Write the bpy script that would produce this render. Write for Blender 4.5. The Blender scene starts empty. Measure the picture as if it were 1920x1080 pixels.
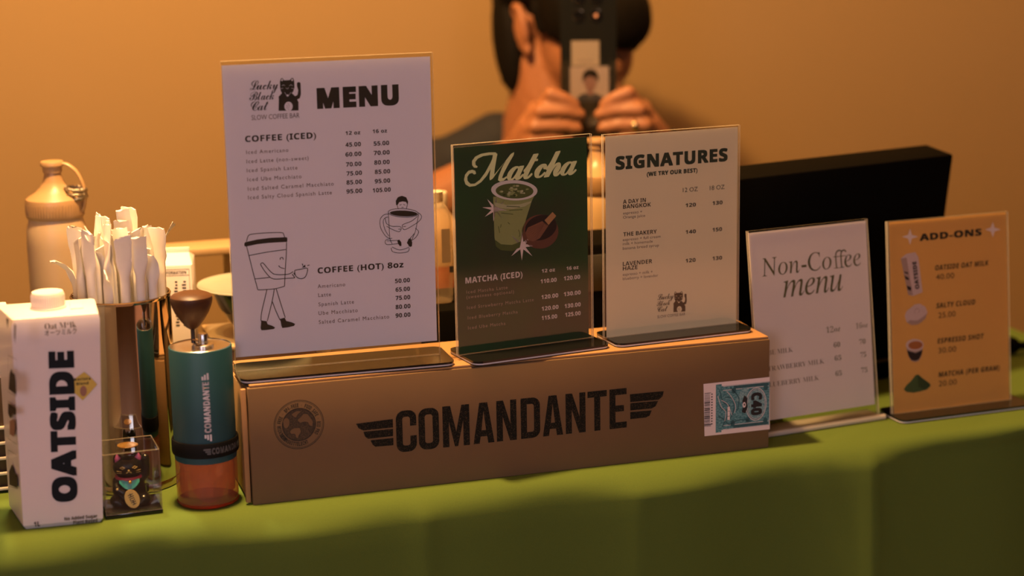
import bpy, bmesh, math, random
from mathutils import Vector, Matrix, Euler
from mathutils.geometry import tessellate_polygon

scene = bpy.context.scene
COL = scene.collection
PI = math.pi
TZ = 0.75                      # height of the table top above the floor

# ------------------------------------------------------------------ camera
PITCH, ROLL, F_PX, CAM_H = 0.2147, -0.0181, 3552.1, TZ + 0.5923
cam_data = bpy.data.cameras.new('camera')
cam = bpy.data.objects.new('camera', cam_data)
COL.objects.link(cam)
_R = Vector((1, 0, 0))
_F = Vector((0, math.cos(PITCH), -math.sin(PITCH)))
_U = Vector((0, math.sin(PITCH), math.cos(PITCH)))
_cr = _R * math.cos(ROLL) + _U * math.sin(ROLL)
_cu = _R * -math.sin(ROLL) + _U * math.cos(ROLL)
cam.matrix_world = Matrix(((_cr.x, _cu.x, -_F.x, 0), (_cr.y, _cu.y, -_F.y, 0), (_cr.z, _cu.z, -_F.z, CAM_H), (0, 0, 0, 1)))
cam_data.sensor_width = 36
cam_data.lens = F_PX * 36 / 1920
cam_data.clip_start = 0.05
cam_data.dof.use_dof = True
cam_data.dof.focus_distance = 1.90
cam_data.dof.aperture_fstop = 2.4
scene.camera = cam

# ------------------------------------------------------------------ world, light, exposure
scene.view_settings.view_transform = 'Standard'
scene.view_settings.look = 'None'
scene.view_settings.exposure = 0.0
scene.view_settings.gamma = 1.0
scene.view_settings.use_curve_mapping = False
scene.cycles.use_denoising = True
scene.cycles.max_bounces = 10
scene.cycles.transparent_max_bounces = 24
scene.cycles.sample_clamp_indirect = 4.0
world = bpy.data.worlds.new('world')
scene.world = world
world.use_nodes = True
world.node_tree.nodes['Background'].inputs[0].default_value = (0.55, 0.5, 0.55, 1)
world.node_tree.nodes['Background'].inputs[1].default_value = 0.02

def area_light(name, loc, target, size, size_y, color, watts, shape='RECTANGLE', spread=PI):
    d = bpy.data.lights.new(name, 'AREA')
    d.shape = shape; d.size = size; d.size_y = size_y; d.color = color; d.energy = watts; d.spread = spread
    o = bpy.data.objects.new(name, d)
    COL.objects.link(o)
    o.location = loc
    o.rotation_euler = (Vector(target) - Vector(loc)).to_track_quat('-Z', 'Y').to_euler()
    return o
# warm pendant bulb above the left end of the counter
pd = bpy.data.lights.new('warm_bulb', 'POINT')
pd.color = (1.0, 0.55, 0.20); pd.energy = 165.0; pd.shadow_soft_size = 0.045
po = bpy.data.objects.new('warm_bulb', pd); COL.objects.link(po)
po.location = (-0.30, 1.765, TZ + 1.25)
# narrow warm downlight on the left end of the counter
sp = bpy.data.lights.new('counter_downlight', 'SPOT')
sp.color = (1.0, 0.76, 0.42); sp.energy = 50.0; sp.spot_size = math.radians(30); sp.spot_blend = 0.9; sp.shadow_soft_size = 0.04
so = bpy.data.objects.new('counter_downlight', sp); COL.objects.link(so)
so.location = (-0.50, 1.98, TZ + 1.25)
so.rotation_euler = (Vector((-0.38, 1.84, TZ)) - so.location).to_track_quat('-Z', 'Y').to_euler()
# cool daylight coming through a window in front, on the left
area_light('window_daylight', (-0.95, -1.6, TZ + 0.85), (0.0, 1.9, TZ + 0.2), 0.7, 1.2, (0.90, 0.79, 1.0), 16.8)
# narrower cool window in front, on the right
area_light('window_daylight_right', (0.72, -1.55, TZ + 0.75), (-0.1, 1.85, TZ + 0.1), 0.5, 1.3, (0.84, 0.83, 1.0), 9.8)
# added dim warm fill light, high in the room in front of the counter
area_light('room_fill', (0.6, -0.6, 2.55), (0.2, 0.9, 0.6), 0.7, 0.7, (1.0, 0.62, 0.40), 6.0)
# added warm light that washes the back wall at the right
pr = bpy.data.lights.new('wall_wash_right', 'POINT')
pr.color = (1.0, 0.52, 0.18); pr.energy = 12.0; pr.shadow_soft_size = 0.06
rp = bpy.data.objects.new('wall_wash_right', pr); COL.objects.link(rp)
rp.location = (0.95, 2.72, TZ + 1.18)
# added spot: lights a floor patch at right for the Matcha pane to reflect
fs_ = bpy.data.lights.new('floor_reflection_light', 'SPOT')
fs_.color = (1.0, 0.52, 0.36); fs_.energy = 620.0; fs_.spot_size = math.radians(48); fs_.spot_blend = 0.35; fs_.shadow_soft_size = 0.1
fo = bpy.data.objects.new('floor_reflection_light', fs_); COL.objects.link(fo)
fo.location = (2.884, -0.331, 2.62)
fo.rotation_euler = (Vector((2.885, -0.330, 0.0)) - fo.location).to_track_quat('-Z', 'Y').to_euler()

# ------------------------------------------------------------------ helpers
def lin(r, g, b):
    f = lambda c: c / 12.92 if c <= 0.04045 else ((c + 0.055) / 1.055) ** 2.4
    return (f(r / 255), f(g / 255), f(b / 255))

MATS = {}
def mat(name, color, rough=0.6, metal=0.0, var=0.08, scale=60.0, bump=0.0, spec=0.5, sheen=0.0, coat=0.0, trans=0.0, sss=0.0, color2=None, thresh=None, stretch=None):
    """procedural principled material: noise-mixed colour and optional noise bump"""
    if name in MATS: return MATS[name]
    m = bpy.data.materials.new(name); m.use_nodes = True
    nt = m.node_tree; b = nt.nodes['Principled BSDF']
    b.inputs['Roughness'].default_value = rough
    b.inputs['Metallic'].default_value = metal
    b.inputs['Specular IOR Level'].default_value = spec
    b.inputs['Sheen Weight'].default_value = sheen
    b.inputs['Coat Weight'].default_value = coat
    b.inputs['Transmission Weight'].default_value = trans
    if sss:
        b.inputs['Subsurface Weight'].default_value = sss
        b.inputs['Subsurface Radius'].default_value = (0.012, 0.005, 0.002)
    tc = nt.nodes.new('ShaderNodeTexCoord'); nz = nt.nodes.new('ShaderNodeTexNoise')
    nz.inputs['Scale'].default_value = scale; nz.inputs['Detail'].default_value = 4
    if stretch:
        mp = nt.nodes.new('ShaderNodeMapping'); mp.inputs['Scale'].default_value = stretch
        nt.links.new(tc.outputs['Object'], mp.inputs[0]); nt.links.new(mp.outputs[0], nz.inputs['Vector'])
    else:
        nt.links.new(tc.outputs['Object'], nz.inputs['Vector'])
    mx = nt.nodes.new('ShaderNodeMix'); mx.data_type = 'RGBA'
    lo = tuple(c * (1 - var) for c in color); hi = tuple(min(1, c * (1 + var)) for c in color)
    if color2: lo, hi = color, color2
    mx.inputs[6].default_value = (*lo, 1); mx.inputs[7].default_value = (*hi, 1)
    fac = nz.outputs['Fac']
    if thresh:
        mr = nt.nodes.new('ShaderNodeMapRange'); mr.inputs[1].default_value = thresh[0]; mr.inputs[2].default_value = thresh[1]
        nt.links.new(fac, mr.inputs[0]); fac = mr.outputs[0]
    nt.links.new(fac, mx.inputs[0]); nt.links.new(mx.outputs[2], b.inputs['Base Color'])
    if bump:
        bp = nt.nodes.new('ShaderNodeBump'); bp.inputs['Strength'].default_value = bump; bp.inputs['Distance'].default_value = 0.001
        nt.links.new(nz.outputs['Fac'], bp.inputs['Height']); nt.links.new(bp.outputs[0], b.inputs['Normal'])
    MATS[name] = m
    return m

def clear_mat(name, tint, body=0.0, body_color=(0.8, 0.8, 0.8), rough=0.03, ior=1.45):
    """clear plastic or glass: see-through, Fresnel reflection, optional milky share"""
    if name in MATS: return MATS[name]
    m = bpy.data.materials.new(name); m.use_nodes = True
    nt = m.node_tree
    for n in list(nt.nodes): nt.nodes.remove(n)
    out = nt.nodes.new('ShaderNodeOutputMaterial')
    tr = nt.nodes.new('ShaderNodeBsdfTransparent'); tr.inputs[0].default_value = (*tint, 1)
    gl = nt.nodes.new('ShaderNodeBsdfGlossy'); gl.inputs['Roughness'].default_value = rough
    gl.inputs[0].default_value = (0.95, 0.95, 0.95, 1)
    fr = nt.nodes.new('ShaderNodeFresnel'); geo = nt.nodes.new('ShaderNodeNewGeometry')
    mr = nt.nodes.new('ShaderNodeMapRange'); mr.inputs[3].default_value = ior; mr.inputs[4].default_value = 1 / ior
    nt.links.new(geo.outputs['Backfacing'], mr.inputs[0]); nt.links.new(mr.outputs[0], fr.inputs['IOR'])
    base = tr.outputs[0]
    if body:
        df = nt.nodes.new('ShaderNodeBsdfDiffuse'); tl = nt.nodes.new('ShaderNodeBsdfTranslucent')
        nz = nt.nodes.new('ShaderNodeTexNoise'); nz.inputs['Scale'].default_value = 25
        mx = nt.nodes.new('ShaderNodeMix'); mx.data_type = 'RGBA'
        mx.inputs[6].default_value = (*[c * 0.94 for c in body_color], 1); mx.inputs[7].default_value = (*body_color, 1)
        nt.links.new(nz.outputs['Fac'], mx.inputs[0])
        nt.links.new(mx.outputs[2], df.inputs[0]); nt.links.new(mx.outputs[2], tl.inputs[0])
        ms = nt.nodes.new('ShaderNodeMixShader'); ms.inputs[0].default_value = 0.5
        nt.links.new(df.outputs[0], ms.inputs[1]); nt.links.new(tl.outputs[0], ms.inputs[2])
        m2 = nt.nodes.new('ShaderNodeMixShader'); m2.inputs[0].default_value = body
        nt.links.new(tr.outputs[0], m2.inputs[1]); nt.links.new(ms.outputs[0], m2.inputs[2]); base = m2.outputs[0]
    mf = nt.nodes.new('ShaderNodeMixShader')
    nt.links.new(fr.outputs[0], mf.inputs[0]); nt.links.new(base, mf.inputs[1]); nt.links.new(gl.outputs[0], mf.inputs[2])
    nt.links.new(mf.outputs[0], out.inputs[0])
    MATS[name] = m
    return m

class MB:
    """collects shapes in one bmesh and links them as ONE mesh object"""
    def __init__(s, *mats):
        s.bm = bmesh.new(); s.mats = list(mats); s.mi = 0; s.T = Matrix.Identity(4)
    def use(s, m):
        if m not in s.mats: s.mats.append(m)
        s.mi = s.mats.index(m); return s
    def V(s, p): return s.bm.verts.new(s.T @ Vector(p))
    def face(s, vs):
        try:
            f = s.bm.faces.new(vs); f.material_index = s.mi; f.smooth = True; return f
        except ValueError: return None
    def box(s, a, b, bevel=0.0, seg=2):
        x0, y0, z0 = a; x1, y1, z1 = b
        t = bmesh.new()
        vs = [t.verts.new(p) for p in ((x0,y0,z0),(x1,y0,z0),(x1,y1,z0),(x0,y1,z0),(x0,y0,z1),(x1,y0,z1),(x1,y1,z1),(x0,y1,z1))]
        for q in ((3,2,1,0),(4,5,6,7),(0,1,5,4),(1,2,6,5),(2,3,7,6),(3,0,4,7)): t.faces.new([vs[i] for i in q])
        if bevel: bmesh.ops.bevel(t, geom=list(t.edges), offset=bevel, segments=seg, affect='EDGES', profile=0.5)
        s.merge(t); return s
    def merge(s, t):
        mp = {v: s.V(v.co) for v in t.verts}
        for f in t.faces: s.face([mp[v] for v in f.verts])
        t.free()
    def lathe(s, prof, n=32, c=(0, 0), sy=1.0):
        rings = []
        for r, z in prof:
            if r < 1e-6: rings.append([s.V((c[0], c[1], z))])
            else: rings.append([s.V((c[0] + r * math.cos(2*PI*i/n), c[1] + sy * r * math.sin(2*PI*i/n), z)) for i in range(n)])
        for A, B in zip(rings, rings[1:]):
            for i in range(n):
                j = (i + 1) % n
                if len(A) == 1 and len(B) == 1: continue
                if len(A) == 1: s.face([A[0], B[j], B[i]])
                elif len(B) == 1: s.face([A[i], A[j], B[0]])
                else: s.face([A[i], A[j], B[j], B[i]])
        return s
    def tube(s, pts, r, n=10, caps=True, flat=1.0, closed=False):
        pts = [Vector(p) for p in pts]; k = len(pts)
        rs = r if isinstance(r, (list, tuple)) else [r] * k
        fl = flat if isinstance(flat, (list, tuple)) else [flat] * k
        up = None; rings = []
        for i, p in enumerate(pts):
            if closed: t = pts[(i+1) % k] - pts[i-1]
            else: t = pts[min(i+1, k-1)] - pts[max(i-1, 0)]
            t.normalize()
            if up is None:
                up = Vector((0, 0, 1)) if abs(t.z) < 0.9 else Vector((0, 1, 0))
            x = up.cross(t); x.normalize(); y = t.cross(x); up = y
            rings.append([s.V(p + (x * math.cos(2*PI*j/n) + y * math.sin(2*PI*j/n) * fl[i]) * rs[i]) for j in range(n)])
        m = k if closed else k - 1
        for i in range(m):
            A, B = rings[i], rings[(i+1) % k]
            for j in range(n): s.face([A[j], A[(j+1) % n], B[(j+1) % n], B[j]])
        if caps and not closed:
            s.face(rings[0][::-1]); s.face(rings[-1])
        return s
    def ball(s, c, r, rot=None, seg=16, rings=10):
        if not isinstance(r, (list, tuple)): r = (r, r, r)
        M = Matrix.Translation(c) @ (rot.to_4x4() if rot else Matrix.Identity(4)) @ Matrix.Diagonal((*r, 1))
        t = bmesh.new(); bmesh.ops.create_uvsphere(t, u_segments=seg, v_segments=rings, radius=1.0, matrix=M); s.merge(t); return s
    def limb(s, pts, rs):
        """tapered chain with round joints (fused later by remesh)"""
        pts = [Vector(p) for p in pts]
        for i in range(len(pts)):
            s.ball(pts[i], rs[i], seg=14, rings=8)
            if i + 1 < len(pts): s.tube([pts[i], pts[i+1]], [rs[i], rs[i+1]], n=14)
        return s
    # --- flat print: (u, v) millimetres on a sheet, put in 3D by s.T; d = how far proud of the sheet
    def fill(s, loops, d=0.0):
        loops = [[Vector((p[0] / 1000, -d, p[1] / 1000)) for p in L] for L in loops]
        flat = [p for L in loops for p in L]
        vs = [s.V(p) for p in flat]
        for tri in tessellate_polygon([[Vector((p.x, p.z, 0)) for p in L] for L in loops]):
            a, b, c = (flat[i] for i in tri)
            if (b.x-a.x)*(c.z-a.z) - (b.z-a.z)*(c.x-a.x) < 0: tri = tri[::-1]
            f = s.face([vs[i] for i in tri])
            if f: f.smooth = False
        return s
    def stroke(s, pts, w, d=0.0, smooth=True):
        if smooth and len(pts) > 2: pts = spline(pts, 4)
        L = []; R = []
        for i, p in enumerate(pts):
            a = pts[max(i-1, 0)]; b = pts[min(i+1, len(pts)-1)]
            tx, ty = b[0]-a[0], b[1]-a[1]; l = math.hypot(tx, ty) or 1
            nx, ny = -ty/l*w/2, tx/l*w/2
            L.append(s.V(((p[0]+nx)/1000, -d, (p[1]+ny)/1000))); R.append(s.V(((p[0]-nx)/1000, -d, (p[1]-ny)/1000)))
        for i in range(len(pts)-1): s.face([R[i], R[i+1], L[i+1], L[i]])
        return s
    def text(s, string, style, u, v, w, h, ang=0.0, d=0.0):
        vs, fs, x0, x1, cap, off = glyphs(string, style)
        sx = w / (x1 - x0); sy = h / cap; c, sn = math.cos(ang), math.sin(ang)
        nv = []
        for (x, y), q in zip(vs, _lay[(string, style)]):
            X, Y = (x - x0) * sx, (y + off) * sy
            nv.append(s.V(((u + X*c - Y*sn) / 1000, -d - q*.000004, (v + X*sn + Y*c) / 1000)))
        for f in fs:
            q = s.face([nv[i] for i in f])
            if q: q.smooth = False
        return s
    def build(s, name, parent=None, loc=None, rotz=0.0, label=None, sharp=40):
        me = bpy.data.meshes.new(name)
        bmesh.ops.recalc_face_normals(s.bm, faces=s.bm.faces) if sharp else None
        s.bm.to_mesh(me); s.bm.free()
        for m in s.mats: me.materials.append(m)
        if sharp: me.set_sharp_from_angle(angle=math.radians(sharp))
        o = bpy.data.objects.new(name, me); COL.objects.link(o)
        if parent: o.parent = parent
        if loc is not None: o.location = loc
        if rotz: o.rotation_euler = (0, 0, rotz)
        if label: o['label'] = label
        return o

def spline(pts, n=4, closed=False):
    out = []; k = len(pts)
    rng = range(k) if closed else range(k - 1)
    for i in rng:
        P = [pts[(i+j) % k] if closed else pts[min(max(i+j, 0), k-1)] for j in (-1, 0, 1, 2)]
        for q in range(n):
            t = q / n
            out.append(tuple(0.5*((2*P[1][a]) + (-P[0][a]+P[2][a])*t + (2*P[0][a]-5*P[1][a]+4*P[2][a]-P[3][a])*t*t + (-P[0][a]+3*P[1][a]-3*P[2][a]+P[3][a])*t**3) for a in range(len(P[1]))))
    if not closed: out.append(tuple(pts[-1]))
    return out

def serif(t):
    o = ''
    for ch in t:
        if 'A' <= ch <= 'Z': o += chr(0x1D400 + ord(ch) - 65)
        elif 'a' <= ch <= 'z': o += chr(0x1D41A + ord(ch) - 97)
        elif '0' <= ch <= '9': o += chr(0x1D7CE + ord(ch) - 48)
        else: o += ch
    return o
def sans_bold(t):
    o = ''
    for ch in t:
        if 'A' <= ch <= 'Z': o += chr(0x1D5D4 + ord(ch) - 65)
        elif 'a' <= ch <= 'z': o += chr(0x1D5EE + ord(ch) - 97)
        elif '0' <= ch <= '9': o += chr(0x1D7EC + ord(ch) - 48)
        else: o += ch
    return o
STYLES = {  # offset, shear, letter space, cap height
    'reg': (0.0, 0, 1, .682), 'semi': (0.0, 0, 1, .714), 'bold': (.010, 0, 1.05, .714), 'heavy': (.030, 0, 1.07, .714),
    'black': (.048, 0, 1.10, .714), 'wide': (.006, 0, 1.22, .682), 'script': (0.0, 0, .9, .66), 'scriptbig': (.010, .08, .80, .62),
    'serif': (-.002, -.16, 1, .68), 'serifit': (0.0, 0, .95, .44), 'serifreg': (-.014, 0, 1, .69), 'serifbold': (-.004, 0, 1, .69), 'hand': (.012, .16, 1.12, .714), 'roman': (-.012, 0, .96, .69)}
_gl = {}; _lay = {}
def glyphs(string, style):
    if (string, style) in _gl: return _gl[(string, style)]
    off, shear, space, cap = STYLES[style]
    if any(ord(ch) > 0x3000 and ord(ch) < 0x9fff for ch in string): cap = .8
    c = bpy.data.curves.new('lettering', 'FONT')
    c.body = serif(string) if style in ('serifreg', 'serifbold', 'roman') else (sans_bold(string) if style in ('bold', 'heavy', 'black', 'semi', 'hand') else string)
    c.offset = min(off, 0.0); c.shear = shear; c.space_character = space; c.resolution_u = 3
    o = bpy.data.objects.new('lettering', c); COL.objects.link(o)
    dg = bpy.context.evaluated_depsgraph_get(); dg.update()
    me = bpy.data.meshes.new_from_object(o.evaluated_get(dg))
    vs = [(v.co.x, v.co.y) for v in me.vertices]; fs = [tuple(p.vertices) for p in me.polygons]
    bpy.data.objects.remove(o); bpy.data.meshes.remove(me); bpy.data.curves.remove(c)
    if off > 0:                                                        # bolder weight: the outline stamped around itself
        ks = [(sx*off, sy*off) for sx in (-1, 1) for sy in (-1, 1)] + ([(off, 0), (-off, 0), (0, off), (0, -off)] if off > .025 else [])
        n0 = len(vs); V0, F0 = vs, fs; lay = [0]*n0; vs = list(V0); fs = list(F0)
        for q, (dx, dy) in enumerate(ks):
            vs += [(a+dx, b+dy) for a, b in V0]; lay += [q+1]*n0; fs += [tuple(i + n0*(q+1) for i in f) for f in F0]
    else: lay = [0]*len(vs)
    xs = [a for a, b in vs]
    vs = [(a, b) for a, b in vs]; _lay[(string, style)] = lay
    r = (vs, fs, min(xs), max(xs), cap + 2*off, off)
    _gl[(string, style)] = r
    return r

def thing(name, label, cat, loc=(0, 0, 0), rotz=0.0, group=None):
    o = bpy.data.objects.new(name, None); COL.objects.link(o)
    o.empty_display_size = 0.02
    o.location = loc; o.rotation_euler = (0, 0, rotz)
    return tag(o, label, cat, group)
def tag(o, label, cat, group=None):
    o['label'] = label; o['category'] = cat
    if group: o['group'] = group
    return o
def struct(o):
    o['kind'] = 'structure'; return o
def dup(root, loc, rotz, label, group=None):
    r = root.copy(); COL.objects.link(r); r.location = loc; r.rotation_euler = (0, 0, rotz); r['label'] = label
    if group: r['group'] = group
    for ch in list(root.children):
        c = ch.copy(); COL.objects.link(c); c.parent = r
        for g in list(ch.children):
            d = g.copy(); COL.objects.link(d); d.parent = c
    return r
def remesh(mb, voxel, smooth=4, mats=None):
    """fuse everything collected in mb into one continuous surface"""
    me = bpy.data.meshes.new('fuse'); mb.bm.to_mesh(me); mb.bm.free()
    o = bpy.data.objects.new('fuse', me); COL.objects.link(o)
    r = o.modifiers.new('r', 'REMESH'); r.mode = 'VOXEL'; r.voxel_size = voxel; r.use_smooth_shade = True
    if smooth:
        q = o.modifiers.new('s', 'SMOOTH'); q.iterations = smooth; q.factor = 0.5
    dg = bpy.context.evaluated_depsgraph_get(); dg.update()
    m2 = bpy.data.meshes.new_from_object(o.evaluated_get(dg))
    bpy.data.objects.remove(o); bpy.data.meshes.remove(me)
    m2.materials.clear()
    for m in (mats or mb.mats): m2.materials.append(m)
    for p in m2.polygons: p.use_smooth = True; p.material_index = 0
    return m2
def link_mesh(name, me, parent=None, loc=None):
    me.name = name
    o = bpy.data.objects.new(name, me); COL.objects.link(o)
    if parent: o.parent = parent
    if loc is not None: o.location = loc
    return o

# table frame: s runs along the counter front, t goes away from it, z is height above the table top
YAW = 0.2954
E1 = Vector((math.cos(YAW), math.sin(YAW), 0)); E2 = Vector((-math.sin(YAW), math.cos(YAW), 0))
T0 = Vector((-0.2543, 1.7486, TZ))
def st(s, t, z=0.0): return T0 + E1 * s + E2 * t + Vector((0, 0, z))
FRAME = Matrix.Translation(T0) @ Matrix.Rotation(YAW, 4, 'Z')

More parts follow.
